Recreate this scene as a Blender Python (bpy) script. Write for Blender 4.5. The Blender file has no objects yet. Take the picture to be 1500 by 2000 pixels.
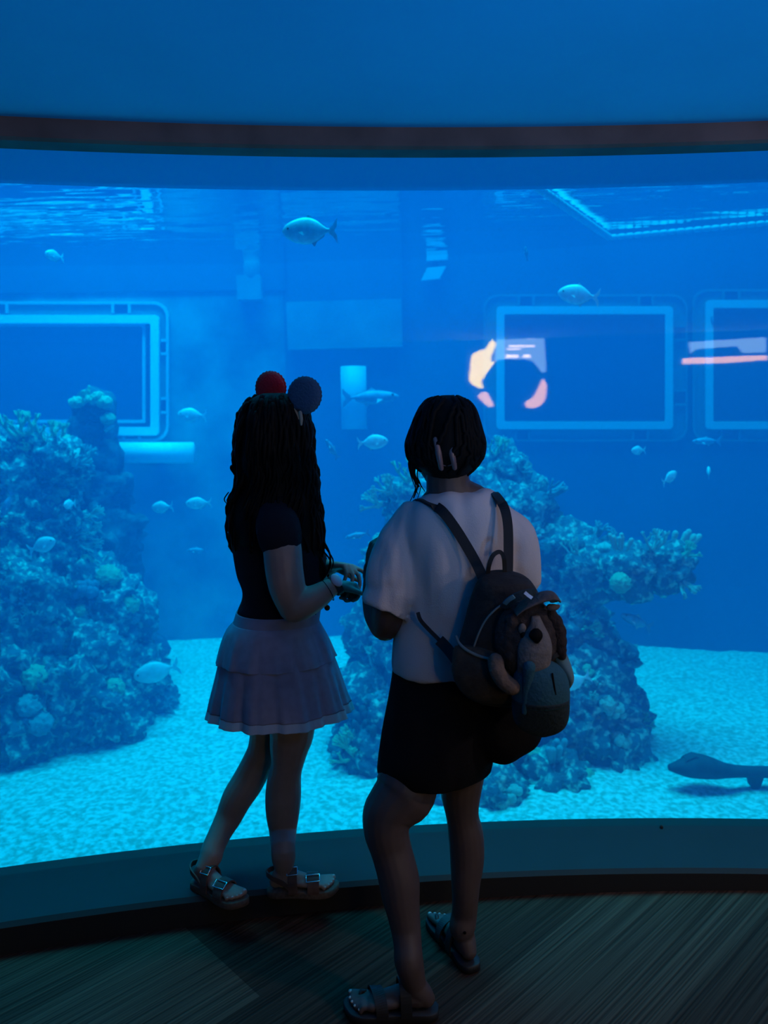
import bpy, bmesh, math, random
import numpy as np
from mathutils import Vector, Matrix, noise, Quaternion

sc = bpy.context.scene
COL = sc.collection
PI = math.pi

# ------------------------------------------------------------------ camera
F = 1500.0
PITCH, ROLL, EYE = 0.1221148, -0.02248065, 1.5
cp, sp, cr, sr = math.cos(PITCH), math.sin(PITCH), math.cos(ROLL), math.sin(ROLL)
UP, FW, RT = Vector((0, sp, cp)), Vector((0, cp, -sp)), Vector((1, 0, 0))
EYEV = Vector((0, 0, EYE))
cam = bpy.data.cameras.new('camera')
cam.sensor_fit = 'HORIZONTAL'
cam.sensor_width = 36
cam.lens = 36.0
cam.clip_start = 0.05
cam.dof.use_dof = True
cam.dof.focus_distance = 2.05
cam.dof.aperture_fstop = 4.0
camo = bpy.data.objects.new('camera', cam)
COL.objects.link(camo)
right = RT * cr + UP * sr
upv = UP * cr - RT * sr
m3 = Matrix((right, upv, -FW)).transposed()
camo.matrix_world = Matrix.Translation(EYEV) @ m3.to_4x4()
sc.camera = camo

# ------------------------------------------------------------------ view, world, lights
sc.view_settings.view_transform = 'Standard'
sc.view_settings.look = 'None'
sc.view_settings.gamma = 1
sc.view_settings.use_curve_mapping = False
sc.view_settings.exposure = 0.0
cy = sc.cycles
cy.max_bounces = 6
cy.diffuse_bounces = 3
cy.glossy_bounces = 3
cy.volume_bounces = 2
cy.transparent_max_bounces = 16
cy.caustics_reflective = False
cy.caustics_refractive = False
cy.sample_clamp_indirect = 4.0
w = bpy.data.worlds.new('dark_room')
sc.world = w
w.use_nodes = True
w.node_tree.nodes['Background'].inputs[0].default_value = (0.02, 0.05, 0.09, 1)
w.node_tree.nodes['Background'].inputs[1].default_value = 0.06


def area_light(name, loc, target, sx, sy, power, color, spread=180):
    l = bpy.data.lights.new(name, 'AREA')
    l.shape = 'RECTANGLE'
    l.size, l.size_y = sx, sy
    l.energy = power
    l.color = color
    l.spread = math.radians(spread)
    o = bpy.data.objects.new(name, l)
    COL.objects.link(o)
    o.location = loc
    d = Vector(target) - Vector(loc)
    o.rotation_euler = d.to_track_quat('-Z', 'Y').to_euler()
    return o


TANK_C = (0.002, 0.58, 1.0)
# lamps hung over the open top of the tank
area_light('tank_lamp', (-2.0, 4.8, 8.0), (-2.0, 4.8, 0), 3.6, 3.0, 240, TANK_C, 100)
area_light('tank_lamp', (2.0, 4.6, 8.0), (2.0, 4.6, 0), 3.6, 3.0, 300, TANK_C, 100)
area_light('tank_lamp', (0.0, 6.2, 6.0), (0.0, 6.2, 0), 6.0, 0.8, 36, TANK_C, 100)
area_light('tank_lamp', (-2.3, 5.5, 5.6), (-2.3, 6.4, 1.8), 2.6, 0.4, 50, TANK_C, 70)
# unseen blue fill light, added to brighten the ceiling of the viewing room
area_light('ceiling_fill', (0.85, -0.9, 0.25), (0.6, 0.5, 2.23), 0.24, 0.14, 12, (0.0, 0.34, 1.0), 80)
# dim warm fill light, added out of view behind and right of the camera
area_light('warm_fill', (3.3, -1.0, 1.95), (1.0, 2.3, 0.6), 0.3, 0.3, 5, (1.0, 0.74, 0.62), 150)
# recessed downlight in the ceiling, right of the women
area_light('down_lamp', (2.1, 1.0, 2.20), (0.7, 1.9, 0.0), 0.16, 0.16, 4.6, (1.0, 0.78, 0.66), 120)


# ------------------------------------------------------------------ projection helpers (pixel of the 1500 x 2000 frame -> place in the room)
def ray(px, py):
    u, v = px - 750, py - 1000
    a, b = u * cr + v * sr, -u * sr + v * cr
    return RT * (a / F) + FW - UP * (b / F)


def P(px, py, Y):
    r = ray(px, py)
    return EYEV + r * (Y / r.y)


def G(px, py, z):
    r = ray(px, py)
    return EYEV + r * ((z - EYE) / r.z)


# ------------------------------------------------------------------ materials
def mat(name, col, rough=0.7, vary=0.0, scale=20.0, bump=0.0, col2=None, metal=0.0, emit=None, estr=0.0, sheen=0.0, spec=None, bscale=None, detail=4, translucent=0.0, lo=0.35, hi=0.65):
    m = bpy.data.materials.new(name)
    m.use_nodes = True
    nt = m.node_tree
    b = nt.nodes['Principled BSDF']
    b.inputs['Base Color'].default_value = (*col, 1)
    b.inputs['Roughness'].default_value = rough
    b.inputs['Metallic'].default_value = metal
    if spec is not None:
        b.inputs['Specular IOR Level'].default_value = spec
    if sheen:
        b.inputs['Sheen Weight'].default_value = sheen
    if emit:
        b.inputs['Emission Color'].default_value = (*emit, 1)
        b.inputs['Emission Strength'].default_value = estr
    if vary or bump or col2:
        tc = nt.nodes.new('ShaderNodeTexCoord')
        n = nt.nodes.new('ShaderNodeTexNoise')
        n.inputs['Scale'].default_value = scale
        n.inputs['Detail'].default_value = detail
        nt.links.new(tc.outputs['Object'], n.inputs['Vector'])
        if vary or col2:
            mix = nt.nodes.new('ShaderNodeMix')
            mix.data_type = 'RGBA'
            ramp = nt.nodes.new('ShaderNodeValToRGB')
            ramp.color_ramp.elements[0].position = lo
            ramp.color_ramp.elements[1].position = hi
            nt.links.new(n.outputs['Fac'], ramp.inputs['Fac'])
            nt.links.new(ramp.outputs['Color'], mix.inputs['Factor'])
            c2 = col2 or tuple(min(1, c * (1 + vary)) for c in col)
            c1 = col if col2 else tuple(c * (1 - vary) for c in col)
            mix.inputs['A'].default_value = (*c1, 1)
            mix.inputs['B'].default_value = (*c2, 1)
            nt.links.new(mix.outputs['Result'], b.inputs['Base Color'])
        if bump:
            bp = nt.nodes.new('ShaderNodeBump')
            bp.inputs['Strength'].default_value = bump
            bp.inputs['Distance'].default_value = 0.02
            if bscale:
                n2 = nt.nodes.new('ShaderNodeTexNoise')
                n2.inputs['Scale'].default_value = bscale
                n2.inputs['Detail'].default_value = detail
                nt.links.new(tc.outputs['Object'], n2.inputs['Vector'])
                nt.links.new(n2.outputs['Fac'], bp.inputs['Height'])
            else:
                nt.links.new(n.outputs['Fac'], bp.inputs['Height'])
            nt.links.new(bp.outputs['Normal'], b.inputs['Normal'])
    if translucent:
        out = nt.nodes['Material Output']
        tr = nt.nodes.new('ShaderNodeBsdfTranslucent')
        tr.inputs['Color'].default_value = (*col, 1)
        ms = nt.nodes.new('ShaderNodeMixShader')
        ms.inputs[0].default_value = translucent
        nt.links.new(b.outputs[0], ms.inputs[1])
        nt.links.new(tr.outputs[0], ms.inputs[2])
        nt.links.new(ms.outputs[0], out.inputs['Surface'])
    return m


def shader(name, build):
    m = bpy.data.materials.new(name)
    m.use_nodes = True
    nt = m.node_tree
    for n in list(nt.nodes):
        nt.nodes.remove(n)
    out = nt.nodes.new('ShaderNodeOutputMaterial')
    build(nt, out)
    return m


def b_pane(nt, out):
    t = nt.nodes.new('ShaderNodeBsdfTransparent')
    t.inputs[0].default_value = (0.97, 0.985, 1, 1)
    g = nt.nodes.new('ShaderNodeBsdfGlossy')
    g.inputs['Roughness'].default_value = 0.01
    f = nt.nodes.new('ShaderNodeFresnel')
    f.inputs['IOR'].default_value = 1.45
    mx = nt.nodes.new('ShaderNodeMixShader')
    nt.links.new(f.outputs[0], mx.inputs[0])
    nt.links.new(t.outputs[0], mx.inputs[1])
    nt.links.new(g.outputs[0], mx.inputs[2])
    nt.links.new(mx.outputs[0], out.inputs['Surface'])


def b_clear(nt, out):
    t = nt.nodes.new('ShaderNodeBsdfTransparent')
    t.inputs[0].default_value = (0.985, 0.99, 1, 1)
    nt.links.new(t.outputs[0], out.inputs['Surface'])


def b_surface(nt, out):
    t = nt.nodes.new('ShaderNodeBsdfTransparent')
    g = nt.nodes.new('ShaderNodeBsdfGlossy')
    g.inputs['Roughness'].default_value = 0.02
    f = nt.nodes.new('ShaderNodeFresnel')
    f.inputs['IOR'].default_value = 1.33
    tc = nt.nodes.new('ShaderNodeTexCoord')
    mp = nt.nodes.new('ShaderNodeMapping')
    mp.inputs['Scale'].default_value = (0.9, 3.2, 1)
    n = nt.nodes.new('ShaderNodeTexNoise')
    n.inputs['Scale'].default_value = 2.0
    n.inputs['Detail'].default_value = 2
    bp = nt.nodes.new('ShaderNodeBump')
    bp.inputs['Strength'].default_value = 0.30
    bp.inputs['Distance'].default_value = 0.05
    mx = nt.nodes.new('ShaderNodeMixShader')
    nt.links.new(tc.outputs['Object'], mp.inputs[0])
    nt.links.new(mp.outputs[0], n.inputs['Vector'])
    nt.links.new(n.outputs['Fac'], bp.inputs['Height'])
    nt.links.new(bp.outputs[0], g.inputs['Normal'])
    nt.links.new(f.outputs[0], mx.inputs[0])
    nt.links.new(t.outputs[0], mx.inputs[1])
    nt.links.new(g.outputs[0], mx.inputs[2])
    nt.links.new(mx.outputs[0], out.inputs['Surface'])


def b_water(nt, out):
    s = nt.nodes.new('ShaderNodeVolumeScatter')
    s.inputs['Color'].default_value = (0.08, 0.40, 1.0, 1)
    s.inputs['Density'].default_value = 0.195
    s.inputs['Anisotropy'].default_value = 0.0
    a = nt.nodes.new('ShaderNodeVolumeAbsorption')
    a.inputs['Color'].default_value = (0.0, 0.86, 0.99, 1)
    a.inputs['Density'].default_value = 0.50
    ad = nt.nodes.new('ShaderNodeAddShader')
    nt.links.new(s.outputs[0], ad.inputs[0])
    nt.links.new(a.outputs[0], ad.inputs[1])
    nt.links.new(ad.outputs[0], out.inputs['Volume'])


def b_carpet(nt, out):
    L = nt.links.new
    b = nt.nodes.new('ShaderNodeBsdfPrincipled')
    b.inputs['Roughness'].default_value = 0.95
    b.inputs['Specular IOR Level'].default_value = 0.15
    tc = nt.nodes.new('ShaderNodeTexCoord')
    mp = nt.nodes.new('ShaderNodeMapping')
    mp.inputs['Rotation'].default_value = (0, 0, math.radians(-43))
    L(tc.outputs['Object'], mp.inputs[0])
    br = nt.nodes.new('ShaderNodeTexBrick')
    br.inputs['Scale'].default_value = 1.0
    br.inputs['Brick Width'].default_value = 1.6
    br.inputs['Row Height'].default_value = 0.40
    br.inputs['Mortar Size'].default_value = 0.002
    br.inputs['Color1'].default_value = (0.062, 0.034, 0.024, 1)
    br.inputs['Color2'].default_value = (0.14, 0.082, 0.056, 1)
    br.inputs['Mortar'].default_value = (0.06, 0.035, 0.025, 1)
    br.offset = 0.37
    L(mp.outputs[0], br.inputs['Vector'])
    mp2 = nt.nodes.new('ShaderNodeMapping')
    mp2.inputs['Scale'].default_value = (1.2, 130, 1)
    L(mp.outputs[0], mp2.inputs[0])
    n = nt.nodes.new('ShaderNodeTexNoise')
    n.inputs['Scale'].default_value = 1.0
    n.inputs['Detail'].default_value = 3
    L(mp2.outputs[0], n.inputs['Vector'])
    r = nt.nodes.new('ShaderNodeValToRGB')
    r.color_ramp.elements[0].position = 0.36
    r.color_ramp.elements[0].color = (0.36, 0.36, 0.38, 1)
    r.color_ramp.elements[1].position = 0.66
    r.color_ramp.elements[1].color = (1, 1, 1, 1)
    L(n.outputs['Fac'], r.inputs[0])
    mx = nt.nodes.new('ShaderNodeMix')
    mx.data_type = 'RGBA'
    mx.blend_type = 'MULTIPLY'
    mx.inputs['Factor'].default_value = 1
    L(br.outputs['Color'], mx.inputs['A'])
    L(r.outputs['Color'], mx.inputs['B'])
    L(mx.outputs['Result'], b.inputs['Base Color'])
    bp = nt.nodes.new('ShaderNodeBump')
    bp.inputs['Strength'].default_value = 0.5
    bp.inputs['Distance'].default_value = 0.01
    L(n.outputs['Fac'], bp.inputs['Height'])
    L(bp.outputs[0], b.inputs['Normal'])
    L(b.outputs[0], out.inputs['Surface'])


M = {}
M['pane'] = shader('acrylic', b_pane)
M['clear'] = shader('acrylic_inner', b_clear)
M['surface'] = shader('water_surface', b_surface)
M['water'] = shader('water', b_water)
M['carpet'] = shader('carpet', b_carpet)
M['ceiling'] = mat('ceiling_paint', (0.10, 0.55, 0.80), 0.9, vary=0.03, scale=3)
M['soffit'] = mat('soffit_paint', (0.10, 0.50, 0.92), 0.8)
M['beam'] = mat('dark_beam', (0.16, 0.085, 0.07), 0.7, vary=0.25, scale=6, bump=0.15)
M['ledge'] = mat('ledge_paint', (0.0125, 0.0125, 0.016), 0.75, vary=0.08, scale=8)
M['kick'] = mat('black_kick', (0.012, 0.012, 0.014), 0.8)
M['roomwall'] = mat('dark_room_wall', (0.03, 0.035, 0.045), 0.9)
M['sand'] = mat('sand', (0.50, 0.54, 0.44), 0.95, col2=(1.0, 1.0, 0.92), scale=34, bump=0.8, bscale=24, lo=0.38, hi=0.62)
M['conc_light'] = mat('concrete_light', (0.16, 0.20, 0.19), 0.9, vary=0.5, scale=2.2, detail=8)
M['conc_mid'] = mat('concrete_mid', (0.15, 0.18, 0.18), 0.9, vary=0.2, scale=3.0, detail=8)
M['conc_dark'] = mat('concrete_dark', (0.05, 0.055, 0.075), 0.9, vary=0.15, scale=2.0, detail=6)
M['frame_bright'] = mat('frame_white', (0.95, 0.97, 0.97), 0.5)
M['frame_pale'] = mat('frame_pale_blue', (0.50, 0.56, 0.62), 0.5)
M['frame_panel'] = mat('frame_grey', (0.24, 0.16, 0.16), 0.7)
M['far_glass'] = mat('far_dark_glass', (0.015, 0.02, 0.035), 0.25)
M['pipe'] = mat('white_pipe', (0.9, 0.92, 0.92), 0.5)
M['rock'] = mat('reef_rock', (0.13, 0.16, 0.20), 0.95, col2=(0.85, 0.92, 0.74), scale=24, bump=1.0, bscale=30, lo=0.50, hi=0.72, detail=6)
M['rock_dark'] = mat('pillar_rock', (0.07, 0.075, 0.09), 0.95, col2=(0.20, 0.22, 0.24), scale=14, bump=1.0, bscale=22, lo=0.45, hi=0.7)
CORALS = [mat('coral_pale', (0.75, 0.82, 0.66), 0.8, vary=0.35, scale=60, bump=0.6),
          mat('coral_green', (0.42, 0.80, 0.50), 0.8, vary=0.35, scale=60, bump=0.6),
          mat('coral_violet', (0.34, 0.34, 0.44), 0.8, vary=0.35, scale=60, bump=0.6),
          mat('coral_blue', (0.26, 0.52, 0.56), 0.8, vary=0.35, scale=60, bump=0.6),
          mat('coral_dark', (0.14, 0.16, 0.18), 0.9, vary=0.4, scale=50, bump=0.6)]
M['fish'] = mat('fish_silver', (0.90, 0.95, 0.92), 0.35, vary=0.15, scale=8)
M['fish_fin'] = mat('fish_fin', (0.5, 0.6, 0.6), 0.5)
M['fish_dark'] = mat('fish_blue', (0.25, 0.36, 0.5), 0.45, vary=0.2, scale=8)
M['fish_eye'] = mat('fish_eye', (0.01, 0.01, 0.01), 0.2)
M['shark'] = mat('shark_grey', (0.06, 0.065, 0.07), 0.8, vary=0.2, scale=15)
M['rope'] = mat('rope', (0.10, 0.12, 0.13), 0.6)
M['float'] = mat('rope_float', (0.45, 0.48, 0.48), 0.5)
M['skin'] = mat('skin', (0.29, 0.20, 0.17), 0.55, vary=0.06, scale=30)
M['skin_tan'] = mat('skin_tan', (0.088, 0.060, 0.054), 0.55, vary=0.06, scale=30)
M['hair'] = mat('hair_dark', (0.0045, 0.004, 0.004), 0.7, vary=0.4, scale=40, spec=0.12)
M['black_cloth'] = mat('black_cloth', (0.010, 0.010, 0.013), 0.95, bump=0.2, scale=200, spec=0.1)
M['navy_cloth'] = mat('navy_cloth', (0.013, 0.014, 0.022), 0.95, bump=0.2, scale=200, spec=0.1)
M['white_cloth'] = mat('white_cloth', (0.72, 0.66, 0.66), 0.9, bump=0.15, scale=300, translucent=0.12)
M['skirt'] = mat('skirt_cotton', (0.36, 0.37, 0.52), 0.9, vary=0.10, scale=40, bump=0.05, translucent=0.34)
M['skirt_sheer'] = mat('skirt_sheer_hem', (0.70, 0.70, 0.80), 0.9, translucent=0.5)
M['red_pad'] = mat('red_felt', (0.50, 0.010, 0.03), 0.9, bump=0.3, scale=150, translucent=0.12)
M['blue_pad'] = mat('blue_felt', (0.035, 0.085, 0.16), 0.9, bump=0.3, scale=150, translucent=0.06)
M['pink_fill'] = mat('pink_filling', (0.35, 0.12, 0.18), 0.9, bump=0.5, scale=120, translucent=0.15)
M['band_beige'] = mat('band_beige', (0.26, 0.23, 0.17), 0.8)
M['sandal_black'] = mat('sandal_black', (0.014, 0.014, 0.016), 0.6)
M['sandal_brown'] = mat('sandal_brown', (0.10, 0.055, 0.045), 0.65, vary=0.2, scale=30)
M['cork'] = mat('sole_cork', (0.10, 0.07, 0.055), 0.85, vary=0.2, scale=120)
M['steel'] = mat('buckle_steel', (0.85, 0.85, 0.85), 0.25, metal=1.0)
M['nail'] = mat('toe_nail', (0.40, 0.34, 0.33), 0.4)
M['eye_white'] = mat('eye_white', (0.8, 0.8, 0.8), 0.3)
M['clip'] = mat('clip_brown', (0.20, 0.12, 0.12), 0.35)
M['bag_dark'] = mat('bag_dark_suede', (0.026, 0.021, 0.019), 0.9, vary=0.2, scale=40, bump=0.3)
M['bag_brown'] = mat('bag_brown_suede', (0.055, 0.040, 0.030), 0.9, vary=0.2, scale=40, bump=0.3)
M['bag_strap'] = mat('bag_strap', (0.012, 0.013, 0.016), 0.7)
M['piping'] = mat('bag_piping', (0.17, 0.20, 0.19), 0.8)
M['fur_brown'] = mat('plush_brown', (0.045, 0.030, 0.027), 0.98, vary=0.3, scale=60, bump=0.6)
M['fur_dark'] = mat('plush_dark', (0.030, 0.016, 0.012), 0.98, vary=0.3, scale=60, bump=0.6)
M['fur_pale'] = mat('plush_pale', (0.19, 0.16, 0.145), 0.98, vary=0.1, scale=60, bump=0.4)
M['fur_tan'] = mat('plush_tan', (0.16, 0.105, 0.078), 0.98, vary=0.1, scale=60, bump=0.4)
M['felt_hat'] = mat('hat_felt', (0.13, 0.09, 0.075), 0.95, bump=0.3, scale=90)
M['teal_cloth'] = mat('teal_cloth', (0.018, 0.10, 0.14), 0.9, bump=0.25, scale=120)
M['teal_dark'] = mat('teal_dark_cloth', (0.016, 0.034, 0.042), 0.9, bump=0.25, scale=120)
M['teal_pale'] = mat('teal_pale_cloth', (0.12, 0.24, 0.28), 0.9)
M['white_tag'] = mat('white_tag', (0.85, 0.85, 0.95), 0.4)
M['plastic_white'] = mat('pod_plastic', (0.62, 0.60, 0.70), 0.4)
M['sign_orange'] = mat('sign_orange_glow', (0.02, 0.02, 0.02), 0.5, emit=(1.0, 0.70, 0.06), estr=34)
M['sign_pink'] = mat('sign_pink_glow', (0.02, 0.02, 0.02), 0.5, emit=(1.0, 0.50, 0.16), estr=24)
M['sign_white'] = mat('sign_white_glow', (0.02, 0.02, 0.02), 0.5, emit=(0.45, 0.75, 0.85), estr=10)
M['sign_line'] = mat('sign_line_glow', (0.02, 0.02, 0.02), 0.5, emit=(1.0, 0.80, 0.62), estr=34)
M['sign_body'] = mat('sign_black', (0.01, 0.01, 0.012), 0.5)


# ------------------------------------------------------------------ mesh builder
class MB:
    def __init__(s):
        s.v, s.f = [], []

    def add(s, vs, fs):
        o = len(s.v)
        s.v += [Vector(p) for p in vs]
        s.f += [tuple(i + o for i in f) for f in fs]
        return s

    def box(s, c, size, rot=None):
        hx, hy, hz = size[0] / 2, size[1] / 2, size[2] / 2
        q = [Vector((x, y, z)) for x in (-hx, hx) for y in (-hy, hy) for z in (-hz, hz)]
        if rot is not None:
            q = [rot @ p for p in q]
        return s.add([p + Vector(c) for p in q], [(0, 1, 3, 2), (4, 6, 7, 5), (0, 4, 5, 1), (2, 3, 7, 6), (0, 2, 6, 4), (1, 5, 7, 3)])

    def hexa(s, lo, hi):
        """prism between two point loops of the same length"""
        n = len(lo)
        fs = [tuple(range(n))[::-1], tuple(range(n, 2 * n))]
        for i in range(n):
            j = (i + 1) % n
            fs.append((i, j, n + j, n + i))
        return s.add(list(lo) + list(hi), fs)

    def rings(s, R, cap=True, closed=True):
        n = len(R[0])
        vs = [p for r in R for p in r]
        fs = []
        for k in range(len(R) - 1):
            for i in range(n if closed else n - 1):
                j = (i + 1) % n
                fs.append((k * n + i, k * n + j, (k + 1) * n + j, (k + 1) * n + i))
        if cap:
            a, b = len(vs), len(vs) + 1
            vs = vs + [sum(R[0], Vector()) / n, sum(R[-1], Vector()) / n]
            for i in range(n):
                j = (i + 1) % n
                fs.append((a, j, i))
                fs.append((b, (len(R) - 1) * n + i, (len(R) - 1) * n + j))
        return s.add(vs, fs)

    def tube(s, pts, rad, n=12, caps=True, squash=None, fine=0):
        pts = [Vector(p) for p in pts]
        if isinstance(rad, (int, float)):
            rad = [rad] * len(pts)
        rad = list(rad)
        if fine:
            arr = smooth_rows([(*p, r) for p, r in zip(pts, rad)], fine)
            pts = [Vector(a[:3]) for a in arr]
            rad = [max(1e-4, a[3]) for a in arr]
        R = []
        t0 = (pts[1] - pts[0]).normalized()
        ref = Vector((0, 0, 1)) if abs(t0.z) < 0.9 else Vector((0, 1, 0))
        u = t0.cross(ref).normalized()
        for i, p in enumerate(pts):
            a = pts[max(0, i - 1)]
            b = pts[min(len(pts) - 1, i + 1)]
            t = (b - a).normalized()
            u = (u - t * u.dot(t)).normalized()
            v = t.cross(u)
            ring = []
            for k in range(n):
                an = 2 * PI * k / n
                ring.append(p + (u * math.cos(an) + v * math.sin(an)) * rad[i])
            if i == 0 and caps:
                for h in (0.95, 0.6):
                    q = math.sqrt(1 - h * h)
                    R.append([p - t * rad[i] * h + (x - p) * q for x in ring])
            R.append(ring)
            if i == len(pts) - 1 and caps:
                for h in (0.6, 0.95):
                    q = math.sqrt(1 - h * h)
                    R.append([p + t * rad[i] * h + (x - p) * q for x in ring])
        return s.rings(R)

    def ell(s, c, r, rot=None, nu=20, nv=12):
        R = []
        for j in range(nv + 1):
            ph = -PI / 2 + PI * (0.03 + 0.94 * j / nv)
            ring = []
            for i in range(nu):
                a = 2 * PI * i / nu
                q = Vector((r[0] * math.cos(ph) * math.cos(a), r[1] * math.cos(ph) * math.sin(a), r[2] * math.sin(ph)))
                if rot is not None:
                    q = rot @ q
                ring.append(q + Vector(c))
            R.append(ring)
        return s.rings(R)

    def ribbon(s, pts, width_dirs, normals, w, t):
        """a flat strap with thickness along a path"""
        R = []
        for p, d, n in zip(pts, width_dirs, normals):
            p, d, n = Vector(p), Vector(d).normalized() * (w / 2), Vector(n).normalized() * (t / 2)
            R.append([p - d - n, p + d - n, p + d + n, p - d + n])
        return s.rings(R)


def smooth_rows(rows, per=4):
    """Catmull-Rom through rows of numbers"""
    a = np.array(rows, float)
    n = len(a)
    out = []
    for i in range(n - 1):
        p0, p1, p2, p3 = a[max(0, i - 1)], a[i], a[i + 1], a[min(n - 1, i + 2)]
        for k in range(per):
            t = k / per
            out.append(0.5 * (2 * p1 + (p2 - p0) * t + (2 * p0 - 5 * p1 + 4 * p2 - p3) * t * t + (3 * p1 - p0 - 3 * p2 + p3) * t ** 3))
    out.append(a[-1])
    return out


def obj(name, mb, m, parent=None, smooth=True, remesh=0.0, iters=4, subd=0, solid=0.0, shift=None, autosmooth=None):
    me = bpy.data.meshes.new(name)
    root = parent
    while root is not None and root.parent is not None:
        root = root.parent
    off = root.location if root is not None else Vector()
    if shift is not None:
        off = off + Vector(shift)
    me.from_pydata([tuple(p - off) for p in mb.v], [], mb.f)
    me.validate()
    me.update()
    o = bpy.data.objects.new(name, me)
    COL.objects.link(o)
    if remesh:
        md = o.modifiers.new('r', 'REMESH')
        md.mode = 'VOXEL'
        md.voxel_size = remesh
        if iters:
            ms = o.modifiers.new('s', 'SMOOTH')
            ms.iterations = iters
            ms.factor = 0.5
        bake(o)
    if solid:
        md = o.modifiers.new('s', 'SOLIDIFY')
        md.thickness = solid
        md.offset = 0
        bake(o)
    if subd:
        md = o.modifiers.new('s', 'SUBSURF')
        md.levels = md.render_levels = subd
        bake(o)
    bm = bmesh.new()
    bm.from_mesh(o.data)
    bmesh.ops.recalc_face_normals(bm, faces=bm.faces)
    bm.to_mesh(o.data)
    bm.free()
    for p in o.data.polygons:
        p.use_smooth = smooth
    if isinstance(m, (list, tuple)):
        for x in m:
            o.data.materials.append(x)
    else:
        o.data.materials.append(m)
    if parent is not None:
        o.parent = parent
    if shift is not None:
        o.location = shift
    return o


def bake(o):
    dg = bpy.context.evaluated_depsgraph_get()
    dg.update()
    me = bpy.data.meshes.new_from_object(o.evaluated_get(dg))
    old = o.data
    o.modifiers.clear()
    o.data = me
    bpy.data.meshes.remove(old)


def tag(o, label, cat, group=None, kind=None):
    o['label'] = label
    o['category'] = cat
    if group:
        o['group'] = group
    if kind:
        o['kind'] = kind
    return o


def thing(name, loc, label, cat, group=None):
    o = bpy.data.objects.new(name, None)
    o.empty_display_size = 0.1
    COL.objects.link(o)
    o.location = loc
    return tag(o, label, cat, group)


def struct(name, mb, m, label=None, cat=None, smooth=False, parent=None, **k):
    o = obj(name, mb, m, parent, smooth, **k)
    if parent is None:
        o['kind'] = 'structure'
        if label:
            tag(o, label, cat)
    return o


# ------------------------------------------------------------------ the curved window: one centre, several radii
CX, CY = 0.62727, -5.70030
R_EDGE, R_GLASS, R_BEAM = 7.94827, 8.21153, 7.76138
Z_LEDGE, Z_TOP, Z_BB, Z_BT = 0.077, 2.21369, 2.17531, 2.22622
A0, A1, AN = -0.48, 0.40, 96


def arc(R, z, n=AN, a0=A0, a1=A1):
    return [Vector((CX + R * math.sin(a0 + (a1 - a0) * i / n), CY + R * math.cos(a0 + (a1 - a0) * i / n), z if not callable(z) else z(i / n))) for i in range(n + 1)]


def band(sections):
    """closed profile (list of (R,z)) swept along the arc"""
    mb = MB()
    lines = [arc(r, z) for r, z in sections]
    R = [[l[i] for l in lines] for i in range(AN + 1)]
    mb.rings(R)
    return mb


def slope(x):
    return 0.012 * x - 0.004


# floor: a carpet that rises slightly to the right
mb = MB()
fr = arc(R_EDGE + 0.03, 0)
mb.rings([[Vector((a.x, a.y, slope(a.x))), Vector((-4 + 8 * i / AN, -2.6, slope(-4 + 8 * i / AN))), Vector((-4 + 8 * i / AN, -2.6, -.15)), Vector((a.x, a.y, -.15))] for i, a in enumerate(fr)])
struct('floor', mb, M['carpet'], 'dark striated carpet laid in plank strips', 'floor')
# ledge of the window: blue top, black kick face
o = struct('trim_1', band([(R_EDGE, Z_LEDGE - 0.012), (R_EDGE + 0.012, Z_LEDGE), (R_GLASS + 0.05, Z_LEDGE), (R_GLASS + 0.05, -0.2), (R_EDGE, -0.2)]), [M['ledge'], M['kick']],
           'low curved ledge along the foot of the tank window', 'window ledge')
for p in o.data.polygons:
    if p.normal.z < 0.2:
        p.material_index = 1
# beam and soffit over the window
struct('trim_2', band([(R_BEAM, Z_BB + 0.006), (R_BEAM + 0.01, Z_BB), (R_BEAM + 0.07, Z_BB), (R_BEAM + 0.07, Z_BT + 0.05), (R_BEAM, Z_BT + 0.05)]), M['beam'],
       'dark brown curved beam across the top of the tank window', 'beam')
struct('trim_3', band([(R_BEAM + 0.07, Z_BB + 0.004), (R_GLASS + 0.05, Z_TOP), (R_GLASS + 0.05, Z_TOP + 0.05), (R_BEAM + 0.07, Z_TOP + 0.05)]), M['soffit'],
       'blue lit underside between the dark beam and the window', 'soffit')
mb = MB()
fr = arc(R_BEAM + 0.02, Z_BT)
bk = [Vector((-4 + 8 * i / AN, -2.6, Z_BT)) for i in range(AN + 1)]
mb.rings([[a, b, b + Vector((0, 0, .12)), a + Vector((0, 0, .12))] for a, b in zip(fr, bk)])
struct('ceiling', mb, M['ceiling'], 'smooth blue lit ceiling above the dark beam', 'ceiling')
for nm, c, s in (('wall_back', (0, -2.65, 1.1), (8, .1, 2.5)), ('wall_left', (-4.05, 0, 1.1), (.1, 5.4, 2.5)), ('wall_right', (4.05, 0, 1.1), (.1, 5.4, 2.5))):
    struct(nm, MB().box(c, s), M['roomwall'], 'dark %s of the viewing room' % nm.replace('_', ' '), 'wall')
# acrylic pane
mb = MB()
za, zb = Z_LEDGE - 0.02, Z_TOP + 0.02
fi = [arc(R_GLASS, za), arc(R_GLASS, zb)]
bi = [arc(R_GLASS + 0.04, za), arc(R_GLASS + 0.04, zb)]
mb.rings([[fi[0][i], fi[1][i], bi[1][i], bi[0][i]] for i in range(AN + 1)])
pane = struct('window_1', mb, [M['pane'], M['clear']], 'large curved clear acrylic window of the aquarium', 'window', smooth=False)
cen = Vector((CX, CY, 0))
for p in pane.data.polygons:
    q = p.center - cen
    q.z = 0
    out = p.normal.dot(q.normalized())
    p.material_index = 0 if out < -0.7 else 1
    p.use_smooth = True
ed = pane.data
ed.set_sharp_from_angle(angle=math.radians(40))

# ------------------------------------------------------------------ the tank shell
Z_SAND, Z_WATER = -0.45, 2.82


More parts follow.
